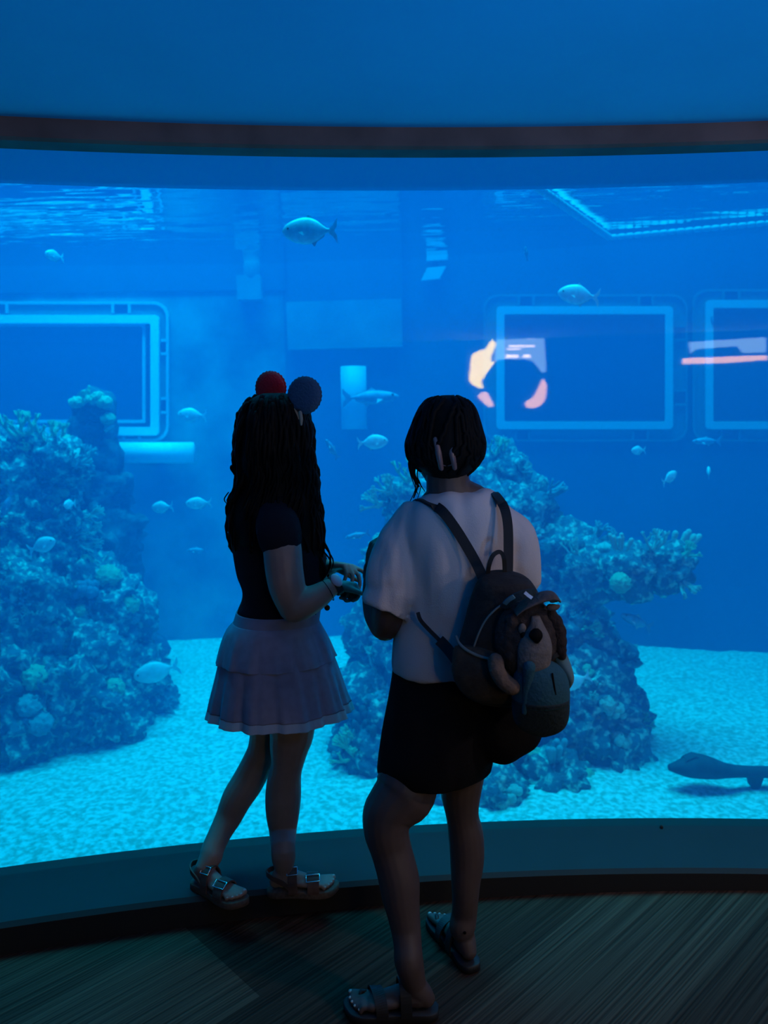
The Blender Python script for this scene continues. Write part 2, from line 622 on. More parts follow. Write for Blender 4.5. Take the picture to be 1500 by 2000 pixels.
def plan(px, Y):
    p = P(px, 830, Y)
    return Vector((p.x, Y, 0))


def slab(a, b, z0, z1, t, m, name, label, cat='wall', kind=True):
    d = (b - a).normalized()
    n = Vector((-d.y, d.x, 0))
    q = [a, b, b + n * t, a + n * t]
    mb = MB().hexa([Vector((p.x, p.y, z0)) for p in q], [Vector((p.x, p.y, z1)) for p in q])
    return struct(name, mb, m, label, cat)


WL0, WL1 = plan(-700, 6.45), plan(562, 6.75)
WM0, WM1 = plan(562, 6.75), plan(790, 6.7)
WR0, WR1 = plan(790, 6.7), plan(2000, 5.55)
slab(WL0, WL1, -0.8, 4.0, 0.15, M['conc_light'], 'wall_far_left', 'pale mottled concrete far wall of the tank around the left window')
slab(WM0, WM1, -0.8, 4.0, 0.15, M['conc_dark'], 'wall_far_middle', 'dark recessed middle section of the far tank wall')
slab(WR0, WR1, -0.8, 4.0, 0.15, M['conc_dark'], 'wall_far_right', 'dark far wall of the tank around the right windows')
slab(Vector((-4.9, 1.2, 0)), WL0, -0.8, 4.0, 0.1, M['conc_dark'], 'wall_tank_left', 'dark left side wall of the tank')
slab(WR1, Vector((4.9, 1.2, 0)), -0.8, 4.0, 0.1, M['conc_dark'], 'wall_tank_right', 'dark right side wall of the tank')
struct('wall_front_upper', band([(R_GLASS + 0.0, Z_TOP + 0.04), (R_GLASS + 0.05, Z_TOP + 0.04), (R_GLASS + 0.05, 4.0), (R_GLASS + 0.0, 4.0)]), M['conc_dark'], 'tank wall above the curved window', 'wall')
struct('wall_front_lower', band([(R_GLASS + 0.0, -0.8), (R_GLASS + 0.05, -0.8), (R_GLASS + 0.05, Z_LEDGE - 0.01), (R_GLASS + 0.0, Z_LEDGE - 0.01)]), M['conc_dark'], 'tank wall below the curved window', 'wall')

# sand bed
mb = MB()
nx, ny = 240, 120
vs = []
for j in range(ny + 1):
    for i in range(nx + 1):
        x, y = -4.9 + 9.8 * i / nx, 2.0 + 5.2 * j / ny
        z = Z_SAND + 0.05 * noise.noise((x * .9, y * .9, 0)) + 0.018 * noise.noise((x * 4, y * 4, 3)) + 0.010 * noise.noise((x * 11, y * 11, 7))
        vs.append((x, y, z))
fs = [(j * (nx + 1) + i, j * (nx + 1) + i + 1, (j + 1) * (nx + 1) + i + 1, (j + 1) * (nx + 1) + i) for j in range(ny) for i in range(nx)]
mb.add(vs, fs)
o = obj('sand', mb, M['sand'])
tag(o, 'bright rippled sand covering the bottom of the tank', 'sand', kind='stuff')


# plane of a far wall hit by a pixel
def on_wall(a, b, px, py, off=0.0):
    d = (b - a).normalized()
    n = Vector((d.y, -d.x, 0))
    if n.y > 0:
        n = -n
    r = ray(px, py)
    q = a + n * off
    t = (q - EYEV).dot(n) / r.dot(n)
    return EYEV + r * t


def wall_frame(a, b):
    d = (b - a).normalized()
    n = Vector((d.y, -d.x, 0))
    if n.y > 0:
        n = -n
    return d, n


# dark strip of wall just under the water line, concrete panel in the recess
def wall_patch(a, b, x0, y0, x1, y1, out, m, name, label, parent=None, z1=None):
    d, n = wall_frame(a, b)
    p = on_wall(a, b, x0, y1, 0)
    q = on_wall(a, b, x1, y1, 0)
    zt = z1 if z1 is not None else on_wall(a, b, (x0 + x1) / 2, y0, 0).z
    zb = (p.z + q.z) / 2
    lo = [Vector((p.x, p.y, zb)), Vector((q.x, q.y, zb)), Vector((q.x, q.y, zb)) + n * out, Vector((p.x, p.y, zb)) + n * out]
    hi = [v + Vector((0, 0, zt - zb)) for v in lo]
    return struct(name, MB().hexa(lo, hi), m, label, 'wall panel', parent=parent)


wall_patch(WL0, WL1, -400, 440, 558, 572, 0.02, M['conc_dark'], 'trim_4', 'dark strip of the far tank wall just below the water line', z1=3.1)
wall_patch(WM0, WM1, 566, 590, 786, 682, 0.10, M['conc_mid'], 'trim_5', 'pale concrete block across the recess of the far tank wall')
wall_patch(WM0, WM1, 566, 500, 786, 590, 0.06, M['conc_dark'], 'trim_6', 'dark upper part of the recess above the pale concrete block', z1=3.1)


# ------------------------------------------------------------------ far windows of the tank
def rounded(x0, y0, x1, y1, r, k=5):
    pts = []
    for cx_, cy_, a0 in ((x1 - r, y0 + r, -90), (x1 - r, y1 - r, 0), (x0 + r, y1 - r, 90), (x0 + r, y0 + r, 180)):
        for i in range(k + 1):
            a = math.radians(a0 + 90 * i / k)
            pts.append((cx_ + r * math.cos(a), cy_ + r * math.sin(a)))
    return pts


def loop_band(a, b, outer, inner, depth0, depth1):
    d, n = wall_frame(a, b)
    mb = MB()
    R = []
    for (ox, oy), (ix, iy) in zip(outer, inner):
        o_, i_ = on_wall(a, b, ox, oy), on_wall(a, b, ix, iy)
        R.append([o_ + n * depth0, i_ + n * depth0, i_ + n * depth1, o_ + n * depth1])
    R.append(R[0])
    mb.rings(R, cap=False)
    return mb


def prism(a, b, pts, d0, d1):
    d, n = wall_frame(a, b)
    q = [on_wall(a, b, x, y) for x, y in pts]
    return MB().hexa([v + n * d0 for v in q], [v + n * d1 for v in q])


def far_window(name, label, a, b, outer, inner, band_w, rim_w, bars, mb_band, mb_rim, inner_line=None):
    ox0, oy0, ox1, oy1 = outer
    ix0, iy0, ix1, iy1 = inner
    root = thing(name, on_wall(a, b, (ox0 + ox1) / 2, oy1), label, 'window')
    root['kind'] = 'structure'
    # grey surround panel, pierced by the glass
    obj('surround', loop_band(a, b, rounded(ox0, oy0, ox1, oy1, 26), rounded(ix0, iy0, ix1, iy1, 12), 0.0, 0.015), M['frame_panel'], root, False)
    obj('rim', loop_band(a, b, rounded(ox0, oy0, ox1, oy1, 28), rounded(ox0 + rim_w, oy0 + rim_w, ox1 - rim_w, oy1 - rim_w, 26), 0.0, 0.035), mb_rim, root, False)
    obj('frame', loop_band(a, b, rounded(ix0, iy0, ix1, iy1, 8), rounded(ix0 + band_w, iy0 + band_w, ix1 - band_w, iy1 - band_w, 3), 0.0, 0.06), mb_band, root, False)
    obj('pane', prism(a, b, [(ix0, iy0), (ix1, iy0), (ix1, iy1), (ix0, iy1)], -0.002, 0.004), M['far_glass'], root, False)
    if inner_line:
        x0, y0, x1, y1 = inner_line
        obj('inner_frame', loop_band(a, b, rounded(x0, y0, x1, y1, 3), rounded(x0 + 6, y0 + 6, x1 - 6, y1 - 6, 2), 0.0, 0.02), M['frame_pale'], root, False)
    for (x0, y0, x1, y1, dark) in bars:
        if dark:
            obj('gap', prism(a, b, [(x0, y0), (x1, y0), (x1, y1), (x0, y1)], 0.014, 0.018), M['far_glass'], root, False)
            for q in ((x0 - 5, y0, x0, y1), (x1, y0, x1 + 5, y1)) if (x1 - x0) < 45 and dark == 'v' else ((x0, y0 - 5, x1, y0), (x0, y1, x1, y1 + 5)):
                obj('bar', prism(a, b, [(q[0], q[1]), (q[2], q[1]), (q[2], q[3]), (q[0], q[3])], 0.01, 0.04), mb_rim, root, False)
    return root


far_window('window_2', 'bright cyan framed window in the far tank wall, at the left', WL0, WL1, (-330, 590, 331, 862), (-300, 617, 313, 850), 16, 5,
           [(-2, 594, 14, 612, 'v'), (225, 594, 252, 612, 'v'), (316, 668, 327, 689, 'h'), (316, 781, 327, 803, 'h'), (246, 853, 272, 860, 'v')],
           M['frame_bright'], M['frame_pale'], (-260, 632, 285, 826))
far_window('window_3', 'blue framed window in the far tank wall, right of the standing women', WR0, WR1, (945, 576, 1342, 862), (971, 600, 1313, 838), 15, 4,
           [(1016, 579, 1040, 597, 'v'), (1250, 579, 1272, 597, 'v'), (1010, 841, 1032, 859, 'v'), (1238, 841, 1262, 859, 'v'), (1317, 640, 1339, 662, 'h'), (1317, 765, 1339, 788, 'h')],
           M['frame_pale'], M['conc_mid'])
far_window('window_4', 'blue framed window in the far tank wall, cut by the right edge', WR0, WR1, (1352, 566, 1760, 862), (1376, 588, 1730, 838), 15, 4,
           [(1414, 569, 1440, 585, 'v'), (1410, 841, 1440, 859, 'v')], M['frame_pale'], M['conc_mid'])

# fittings on the far wall
d, n = wall_frame(WL0, WL1)


def fitting(name, label, cat, base):
    return thing(name, base, label, cat)


c = on_wall(WL0, WL1, 305, 905)
root = fitting('pipe', 'pale horizontal cylinder below the left far window', 'pipe', c)
a_, b_ = on_wall(WL0, WL1, 233, 884, 0.16), on_wall(WL0, WL1, 378, 884, 0.16)
obj('barrel', MB().tube([a_, b_], 0.088, 28, caps=False), M['pipe'], root)
obj('bracket', MB().box((a_ + b_) / 2 - n * 0.1, (0.12, 0.12, 0.08)), M['conc_dark'], root, False)
c = on_wall(WM0, WM1, 690, 840)
root = fitting('pipe', 'pale upright cylinder standing against the middle of the far wall', 'pipe', c)
a_, b_ = on_wall(WM0, WM1, 690, 716, 0.16), on_wall(WM0, WM1, 692, 838, 0.16)
obj('barrel', MB().tube([a_, b_], 0.108, 28, caps=False), M['frame_pale'], root)
obj('bracket', MB().box((a_ + b_) / 2 - Vector((0, -0.1, 0)), (0.12, 0.14, 0.08)), M['conc_dark'], root, False)
c = on_wall(WL0, WL1, 490, 585)
root = fitting('junction_box', 'blue box with a thin stem on the far wall, left of the large fish', 'box', c)
obj('housing', MB().box(on_wall(WL0, WL1, 488, 563, 0.07), (0.20, 0.12, 0.20)), M['conc_mid'], root, False)
obj('cap', MB().tube([on_wall(WL0, WL1, 492, 540, 0.07), on_wall(WL0, WL1, 492, 518, 0.07)], 0.07, 16), M['conc_mid'], root)
obj('stem', MB().tube([on_wall(WL0, WL1, 488, 520, 0.07), on_wall(WL0, WL1, 486, 470, 0.07)], 0.018, 10), M['frame_pale'], root)
c = on_wall(WR0, WR1, 850, 552)
root = fitting('step_bracket', 'pair of pale slanted plates on the far wall, right of the recess', 'bracket', c)
obj('plate', prism(WR0, WR1, [(838, 526), (874, 523), (862, 547), (826, 551)], 0.04, 0.08), M['frame_pale'], root, False)
obj('plate', prism(WR0, WR1, [(838, 497), (878, 494), (876, 510), (836, 513)], 0.04, 0.08), M['frame_pale'], root, False)
obj('mount', prism(WR0, WR1, [(846, 490), (858, 490), (858, 548), (846, 548)], 0.0, 0.04), M['conc_dark'], root, False)

# ------------------------------------------------------------------ water
mb = MB()
f0 = arc(R_GLASS + 0.044, -0.75)
lo = f0 + [Vector((5.2, 1.6, -.75)), Vector((5.2, 7.4, -.75)), Vector((-5.2, 7.4, -.75)), Vector((-5.2, 1.6, -.75))]
mb.hexa(lo, [Vector((p.x, p.y, Z_WATER - 0.01)) for p in lo])
o = obj('water', mb, M['water'], None, False)
tag(o, 'blue hazy water filling the tank', 'water', kind='stuff')
mb = MB()
f0 = arc(R_GLASS + 0.03, Z_WATER)
lo = f0 + [Vector((4.95, 1.6, Z_WATER)), Vector((4.95, 6.9, Z_WATER)), Vector((-4.95, 6.9, Z_WATER)), Vector((-4.95, 1.6, Z_WATER))]
mb.add(lo, [tuple(range(len(lo)))])
o = obj('water_surface', mb, M['surface'], None, False)
if o.data.polygons[0].normal.z < 0:
    o.data.flip_normals()
tag(o, 'rippled water surface mirroring the far wall at the top', 'water', kind='stuff')

# lane rope with floats on the water surface
pa, pb, pc = G(1015, 342, Z_WATER - 0.04), G(1190, 464, Z_WATER - 0.04), G(1530, 433, Z_WATER - 0.04)
root = thing('lane_rope', pb, 'rope of pale floats along the water surface, upper right', 'rope')
obj('rope', MB().tube([pa, pb, pc], 0.012, 8), M['rope'], root)
for s_, e_, nfl in ((pa, pb, 26), (pb, pc, 20)):
    dd = (e_ - s_).normalized()
    st = (e_ - s_).length / nfl
    for k in range(nfl):
        q = s_ + dd * st * (k + 0.5)
        obj('float', MB().tube([q - dd * st * .22, q + dd * st * .22], 0.026 if s_ is pa else 0.02, 10), M['float'], root)

# ------------------------------------------------------------------ reefs
rng = random.Random(7)


def rock_blob(mb, c, r, seed, rough=0.28, sub=4, sq=(1, 1, 1)):
    bm = bmesh.new()
    bmesh.ops.create_icosphere(bm, subdivisions=sub, radius=1)
    vs = []
    for v in bm.verts:
        d_ = v.co.normalized()
        k = 1 + 0.16 * (0.35 - abs(noise.noise(d_ * 5.5 + Vector((seed, seed, 0))))) + 0.12 * (0.3 - abs(noise.noise(d_ * 13 + Vector((0, seed, seed))))) + rough * noise.noise(d_ * 1.8 + Vector((seed * 3.1, 0, 0))) + rough * 0.75 * noise.noise(d_ * 4.2 + Vector((0, seed, 0))) + rough * 0.55 * noise.noise(d_ * 10 + Vector((0, 0, seed))) + rough * 0.3 * noise.noise(d_ * 24 + Vector((0, 0, seed)))
        vs.append(Vector(c) + Vector((d_.x * sq[0], d_.y * sq[1], d_.z * sq[2])) * r * k)
    fs = [tuple(v.index for v in f.verts) for f in bm.faces]
    bm.free()
    mb.add(vs, fs)


def coral_mesh(kind, seed):
    r_ = random.Random(seed)
    mb = MB()
    if kind == 'brain_coral':
        bm = bmesh.new()
        bmesh.ops.create_icosphere(bm, subdivisions=4, radius=1)
        vs = []
        for v in bm.verts:
            d_ = v.co.normalized()
            k = 1 + 0.12 * math.sin(14 * noise.noise(d_ * 2 + Vector((seed, 0, 0)))) + 0.1 * noise.noise(d_ * 3)
            vs.append(Vector((d_.x, d_.y, d_.z * 0.75 + 0.3)) * k)
        fs = [tuple(v.index for v in f.verts) for f in bm.faces]
        bm.free()
        mb.add(vs, fs)
    elif kind == 'branching_coral':
        def grow(p, d_, l, rad, dep):
            q = p + d_ * l
            mb.tube([p, (p + q) / 2 + Vector((r_.uniform(-1, 1), r_.uniform(-1, 1), 0)) * l * .12, q], [rad, rad * .85, rad * .7], 7)
            if dep:
                for _ in range(r_.choice((2, 3))):
                    nd = (d_ + Vector((r_.uniform(-1, 1), r_.uniform(-1, 1), r_.uniform(-.3, .7))) * .8).normalized()
                    grow(q, nd, l * .72, rad * .72, dep - 1)
        for _ in range(5):
            grow(Vector((r_.uniform(-.2, .2), r_.uniform(-.2, .2), -.1)), Vector((r_.uniform(-.8, .8), r_.uniform(-.8, .8), 1)).normalized(), .62, .12, 2)
    elif kind == 'tube_sponge':
        for _ in range(6):
            p = Vector((r_.uniform(-.55, .55), r_.uniform(-.55, .55), -.2))
            d_ = Vector((p.x * .5, p.y * .5, 1)).normalized()
            h = r_.uniform(.8, 1.5)
            mb.tube([p, p + d_ * h * .5, p + d_ * h], [.17, .2, .24], 10)
    elif kind == 'table_coral':
        mb.tube([(0, 0, -.2), (0, 0, .5)], [.3, .2], 10)
        R = []
        for rr, z in ((.15, .42), (.7, .5), (1.2, .62), (1.25, .70), (.7, .62), (.1, .6)):
            R.append([Vector((rr * math.cos(a) * (1 + .14 * noise.noise((math.cos(a) * 2, math.sin(a) * 2, seed))), rr * math.sin(a) * (1 + .14 * noise.noise((math.cos(a) * 2, math.sin(a) * 2, seed + 5))), z + .05 * noise.noise((rr * 3, a * 2, seed)))) for a in [2 * PI * k / 26 for k in range(26)]])
        mb.rings(R)
    elif kind == 'knob_coral':
        for k in range(16):
            a, h = r_.uniform(0, 2 * PI), r_.uniform(0, 1)
            q = Vector((math.cos(a) * .75 * h, math.sin(a) * .75 * h, .55 * (1 - h * h)))
            mb.ell(q, (.3, .3, .36), nu=10, nv=6)
    return mb


KINDS = ['brain_coral', 'branching_coral', 'tube_sponge', 'table_coral', 'knob_coral']
CM = {}
for i, k in enumerate(KINDS):
    for s_ in range(3):
        for ci, cmx in enumerate(CORALS):
            CM[(k, s_, ci)] = None


def coral_data(k, s_, ci):
    if CM[(k, s_, ci)] is None:
        base = CM.get((k, s_, 'base'))
        if base is None:
            mb = coral_mesh(k, s_ * 17 + KINDS.index(k) * 5 + 1)
            base = bpy.data.meshes.new(k)
            base.from_pydata([tuple(p) for p in mb.v], [], mb.f)
            for p in base.polygons:
                p.use_smooth = True
            CM[(k, s_, 'base')] = base
        me = base.copy()
        me.materials.append(CORALS[ci])
        CM[(k, s_, ci)] = me
    return CM[(k, s_, ci)]


def add_coral(root, kind, pos, nrm, size, var, ci, spin):
    o = bpy.data.objects.new(kind, coral_data(kind, var, ci))
    COL.objects.link(o)
    o.parent = root
    o.location = pos - root.location
    q = nrm.to_track_quat('Z', 'Y') @ Quaternion((0, 0, 1), spin)
    o.rotation_mode = 'QUATERNION'
    o.rotation_quaternion = q
    o.scale = (size, size, size)
    return o


def reef(name, label, blobs, ncoral, seed, extra=()):
    r_ = random.Random(seed)
    B = []
    for (px, py, rp, Y) in blobs:
        B.append((P(px, py, Y), rp * Y / F))
    base = sum((b[0] for b in B), Vector()) / len(B)
    base.z = Z_SAND
    root = thing(name, base, label, 'coral reef')
    mb = MB()
    for i, (c_, r) in enumerate(B):
        rock_blob(mb, c_, r, seed + i * 1.37, sub=5 if r > .26 else 4)
    obj('rock', mb, M['rock'], root)
    n_, tries = 0, 0
    placed = []
    tot = sum(r * r for _, r in B)
    while n_ < ncoral and tries < 6000:
        tries += 1
        t = r_.uniform(0, tot)
        for c_, r in B:
            t -= r * r
            if t <= 0:
                break
        d_ = Vector((r_.gauss(0, 1), r_.gauss(-0.7, .8), r_.gauss(.35, .8))).normalized()
        if d_.y > 0.35:
            continue
        p = c_ + d_ * r * .97
        if p.z < Z_SAND + .03:
            continue
        if any((p - c2).length < r2 * .9 for c2, r2 in B if c2 is not c_):
            continue
        if any((p - q).length < .05 for q in placed):
            continue
        placed.append(p)
        kind = r_.choices(KINDS, (24, 40, 8, 0, 28))[0]
        size = r_.uniform(.035, .078) * (1.25 if kind in ('branching_coral',) else 1)
        if r_.random() < .12:
            size *= 1.5
        nn = (d_ + Vector((0, -.1, .5))).normalized()
        add_coral(root, kind, p, nn, size, r_.randrange(3), r_.choices(range(5), (30, 26, 16, 18, 10))[0], r_.uniform(0, 6))
        n_ += 1
    for (kind, px, py, Y, sp_, ci, nrm) in extra:
        add_coral(root, kind, P(px, py, Y), Vector(nrm).normalized(), sp_ * Y / F, 0, ci, 0.7)
    return root


left_blobs = [(-40, 930, 120, 5.3), (70, 925, 85, 5.2), (120, 900, 45, 5.0), (20, 1010, 110, 5.1), (90, 1060, 90, 5.1), (-60, 1150, 190, 5.1), (70, 1180, 125, 4.9), (180, 1190, 95, 5.0), (245, 1200, 60, 5.1),
              (20, 1330, 165, 4.75), (150, 1320, 130, 4.8), (240, 1310, 80, 5.0), (60, 1410, 100, 4.5), (190, 1390, 90, 4.7), (290, 1370, 55, 5.1), (-60, 1420, 120, 4.5), (150, 915, 30, 5.0)]
left_extra = [('branching_coral', 170, 1010, 4.9, 26, 0, (1, -.2, .35)), ('branching_coral', 165, 1040, 4.9, 24, 0, (1, -.2, .2)), ('branching_coral', 165, 1065, 4.9, 26, 0, (1, -.3, -.1)),
              ('branching_coral', 150, 905, 4.8, 34, 3, (.6, -.3, .6)), ('branching_coral', 40, 850, 5.0, 40, 1, (0, -.3, 1)), ('branching_coral', 100, 862, 5.0, 34, 1, (.2, -.3, 1)),
              ('brain_coral', 210, 1130, 4.9, 24, 1, (.3, -.6, .8)), ('brain_coral', 30, 1200, 4.7, 34, 1, (0, -.8, .5))]
reef('coral_reef', 'tall coral covered reef mound at the left side of the tank', left_blobs, 91, 3, left_extra)

right_blobs = [(985, 930, 55, 4.9), (800, 985, 55, 4.7), (880, 960, 80, 4.9), (1015, 1000, 70, 4.8), (1085, 1085, 75, 4.7), (950, 1080, 130, 4.8), (810, 1120, 95, 4.7), (1150, 1120, 62, 4.5), (1225, 1115, 58, 4.4), (1300, 1108, 52, 4.4),
               (740, 1230, 65, 4.7), (850, 1260, 150, 4.7), (1040, 1230, 130, 4.7), (1170, 1290, 65, 4.7), (730, 1370, 80, 4.5), (820, 1420, 130, 4.4), (970, 1430, 140, 4.35), (1110, 1390, 125, 4.4), (1205, 1400, 65, 4.5),
               (1190, 1480, 78, 4.25), (1080, 1530, 75, 3.98), (960, 1555, 70, 3.8), (850, 1535, 75, 3.9), (740, 1480, 72, 4.2), (690, 1460, 50, 4.3)]
right_extra = [('branching_coral', 1278, 1068, 4.3, 30, 0, (0, -.2, 1)), ('tube_sponge', 1215, 1068, 4.25, 20, 0, (0, -.2, 1)), ('branching_coral', 1335, 1085, 4.3, 26, 1, (.5, -.3, .8)),
               ('brain_coral', 1210, 1140, 4.2, 20, 1, (0, -1, .5)), ('brain_coral', 1140, 1525, 3.95, 26, 1, (0, -1, .7)), ('branching_coral', 970, 885, 4.8, 26, 1, (0, -.2, 1)),
               ('branching_coral', 740, 985, 4.5, 30, 0, (-.8, -.2, .6)), ('branching_coral', 760, 960, 4.5, 30, 0, (-.5, -.2, .9)), ('branching_coral', 800, 935, 4.5, 34, 1, (-.1, -.3, 1)),
               ('branching_coral', 1335, 1140, 4.25, 24, 0, (.3, -.6, -.5))]
reef('coral_reef', 'broad coral reef mound behind the women, with an outcrop reaching right', right_blobs, 90, 11, right_extra)

# dark pillar with a cap of coral in front of the left window
root = thing('rock_pillar', P(185, 935, 5.6), 'dark rock pillar with a pale coral cap before the left far window', 'rock')
root.location.z = Z_SAND
mb = MB()
for i, (px, py, rp) in enumerate(((185, 800, 40), (178, 850, 46), (190, 900, 50), (192, 960, 62), (180, 1050, 90), (150, 1150, 120), (150, 1250, 140))):
    rock_blob(mb, P(px, py, 5.65), rp * 5.65 / F, 40 + i, sub=3 if rp < 60 else 4)
obj('rock', mb, M['rock_dark'], root)
for (px, py, s_, k, ci) in ((150, 790, 14, 'brain_coral', 1), (172, 785, 16, 'knob_coral', 1), (192, 780, 18, 'knob_coral', 1), (165, 772, 12, 'tube_sponge', 1), (205, 790, 15, 'brain_coral', 1), (212, 822, 14, 'brain_coral', 1), (215, 838, 12, 'knob_coral', 0)):
    add_coral(root, k, P(px, py, 5.48), Vector((0, -.4, 1)), s_ * 5.48 / F, 1, ci, 1.0)


# ------------------------------------------------------------------ fish
def fish_proto(name, h, wd, m, fork):
    """unit length, head towards -x"""
    root = bpy.data.objects.new(name, None)
    COL.objects.link(root)
    prof = [(-.5, .02), (-.46, .10), (-.40, .17), (-.28, .25), (-.12, .30), (.02, .29), (.14, .22), (.25, .11), (.31, .055), (.36, .05)]
    rows = smooth_rows([(x, r_) for x, r_ in prof], 3)
    R = []
    for x, r_ in rows:
        R.append([Vector((x, wd * r_ * math.cos(a), h * r_ * math.sin(a) + .01)) for a in [2 * PI * k / 16 for k in range(16)]])
    obj('body', MB().rings(R), m, root)
    t = .012

    def fin(nm, pts, mm=M['fish_fin']):
        lo = [Vector((x, -t / 2, z)) for x, z in pts]
        hi = [Vector((x, t / 2, z)) for x, z in pts]
        obj(nm, MB().hexa(lo, hi), mm, root, False)
    fin('tail_fin', [(.33, .03), (.42, .10), (.5, .10 + fork), (.49, .08), (.44, .0), (.49, -.08), (.5, -.10 - fork), (.42, -.10), (.33, -.03)], m)
    fin('dorsal_fin', [(-.12, .28 * h), (-.02, .28 * h + .07), (.06, .25 * h + .03), (.26, .10 * h + .03), (.27, .07 * h)])
    fin('anal_fin', [(.02, -.26 * h), (.08, -.26 * h - .07), (.13, -.2 * h - .02), (.26, -.10 * h - .02), (.27, -.06 * h)])
    for s_ in (-1, 1):
        lo = [Vector((-.22, s_ * wd * .24, -.03)), Vector((-.10, s_ * (wd * .24 + .05), -.10)), Vector((-.12, s_ * (wd * .24 + .02), -.02))]
        obj('pectoral_fin', MB().hexa(lo, [p + Vector((0, s_ * .008, 0)) for p in lo]), M['pipe'], root, False)
        obj('eye', MB().ell((-.385, s_ * wd * .155, .045), (.025, .016, .025), nu=10, nv=6), M['fish_eye'], root)
    return root


proto = {'jack': fish_proto('fish', .78, .36, M['fish'], .13), 'slim': fish_proto('fish', .40, .34, M['fish_dark'], .08)}
used = set()
FISH = [
    ('jack', 605, 452, 3.6, 104, 0, 0, 'large silver fish with a forked tail, above the girl in mouse ears'),
    ('jack', 1130, 577, 4.2, 80, 0, 8, 'silver fish over the top edge of the right far window'),
    ('jack', 106, 500, 4.8, 44, 65, 0, 'small pale fish seen nearly head on above the left far window'),
    ('jack', 728, 864, 4.5, 60, 180, -3, 'silver fish swimming right just left of the black haired head'),
    ('jack', 375, 811, 5.4, 56, 0, 4, 'faint pale fish just right of the left far window'),
    ('jack', 317, 991, 4.8, 50, -20, -5, 'blue fish under the pale horizontal pipe, left one of the near pair'),
    ('jack', 388, 983, 4.8, 50, 15, 0, 'blue fish under the pale horizontal pipe, right one of the near pair'),
    ('slim', 385, 1075, 5.2, 40, 0, 0, 'tiny dim fish below the pair left of the long haired girl'),
    ('slim', 724, 777, 5.4, 110, 180, 0, 'slender blue fish with its tail over the upright cylinder'),
    ('slim', 648, 877, 4.6, 46, 20, 58, 'slim fish diving steeply beside the long hair'),
    ('jack', 1247, 880, 4.8, 36, 25, 0, 'small fish right under the right far window'),
    ('slim', 1380, 862, 5.2, 56, 0, 0, 'dim fish at the lower corner of the window cut by the frame'),
    ('jack', 1308, 933, 4.5, 44, 210, -25, 'pale tilted fish over the dark water right of the reef top'),
    ('jack', 1384, 921, 4.5, 34, 250, -20, 'small bright tilted fish nearest the right edge, under the windows'),
    ('slim', 1028, 496, 4.6, 28, 30, 80, 'tiny upright fish below the rope, left of its bend'),
    ('slim', 1391, 629, 5.0, 26, 30, 75, 'tiny upright fish between the two right far windows'),
    ('jack', 1122, 1332, 4.0, 70, 5, -20, 'bright cyan fish just right of the backpack'),
    ('slim', 1243, 1214, 4.4, 84, 20, 25, 'dim blue fish under the coral outcrop'),
    ('slim', 698, 1046, 4.3, 50, 0, -12, 'pale slender fish between the two women'),
    ('slim', 14, 985, 4.4, 56, 20, -65, 'blue fish rising steeply at the left edge of the frame'),
    ('jack', 82, 1066, 4.5, 64, 170, -20, 'bright fish over the left reef, below the round polyp'),
    ('jack', 136, 985, 4.4, 40, 80, 0, 'round bright little fish seen head on before the left reef'),
    ('jack', 306, 1312, 4.7, 92, 10, -12, 'big pale fish at the right foot of the left reef'),
]


def place_fish(kind, px, py, Y, lp, yaw, tilt, label):
    src = proto[kind]
    if kind not in used:
        used.add(kind)
        o = src
    else:
        o = src.copy()
        COL.objects.link(o)
        for ch in list(src.children):
            c_ = ch.copy()
            COL.objects.link(c_)
            c_.parent = o
    s_ = lp * Y / F
    if 40 < abs(yaw % 180 - 0) < 140:
        s_ = s_
    o.location = P(px, py, Y)
    o.rotation_euler = (0, math.radians(tilt if abs(yaw) < 90 else -tilt), math.radians(yaw))
    o.scale = (s_, s_, s_)
    tag(o, label, 'fish', 'fish swimming in the tank')


for f_ in FISH:
    place_fish(*f_)

# dark shark resting over the sand, bottom right
cx_ = G(1420, 1528, Z_SAND + .02)
Ys = cx_.y
root = thing('shark', cx_, 'dark shark resting just above the sand at the lower right', 'shark')
rows = [(1306, 1499, 6), (1320, 1499, 12), (1340, 1498, 20), (1362, 1496, 25), (1390, 1500, 22), (1420, 1505, 15), (1455, 1507, 12), (1500, 1508, 12), (1560, 1510, 10), (1640, 1511, 6)]
R = []
for x, y, r_ in smooth_rows(rows, 4):
    c_ = P(x, y, Ys)
    rr = r_ * Ys / F
    R.append([c_ + Vector((0, 1.1 * rr * math.cos(a), rr * math.sin(a))) for a in [2 * PI * k / 20 for k in range(20)]])
obj('body', MB().rings(R), M['shark'], root)
q = [P(x, y, Ys) for x, y in ((1328, 1492), (1338, 1480), (1354, 1473), (1368, 1477), (1392, 1492), (1360, 1500))]
obj('dorsal_fin', MB().hexa([p + Vector((0, -.03, 0)) for p in q], [p + Vector((0, .03, 0)) for p in q]), M['shark'], root, False)
q = [P(x, y, Ys) for x, y in ((1458, 1512), (1490, 1512), (1482, 1535), (1473, 1543), (1464, 1533))]
obj('pectoral_fin', MB().hexa([p + Vector((0, -.02, 0)) for p in q], [p + Vector((0, .02, 0)) for p in q]), M['shark'], root, False)
q = [P(x, y, Ys) for x, y in ((1620, 1510), (1680, 1480), (1665, 1512), (1690, 1535))]
obj('tail_fin', MB().hexa([p + Vector((0, -.015, 0)) for p in q], [p + Vector((0, .015, 0)) for p in q]), M['shark'], root, False)

# ------------------------------------------------------------------ lit signs on the back wall of the room, seen mirrored in the acrylic
SIGN_Y = -2.52


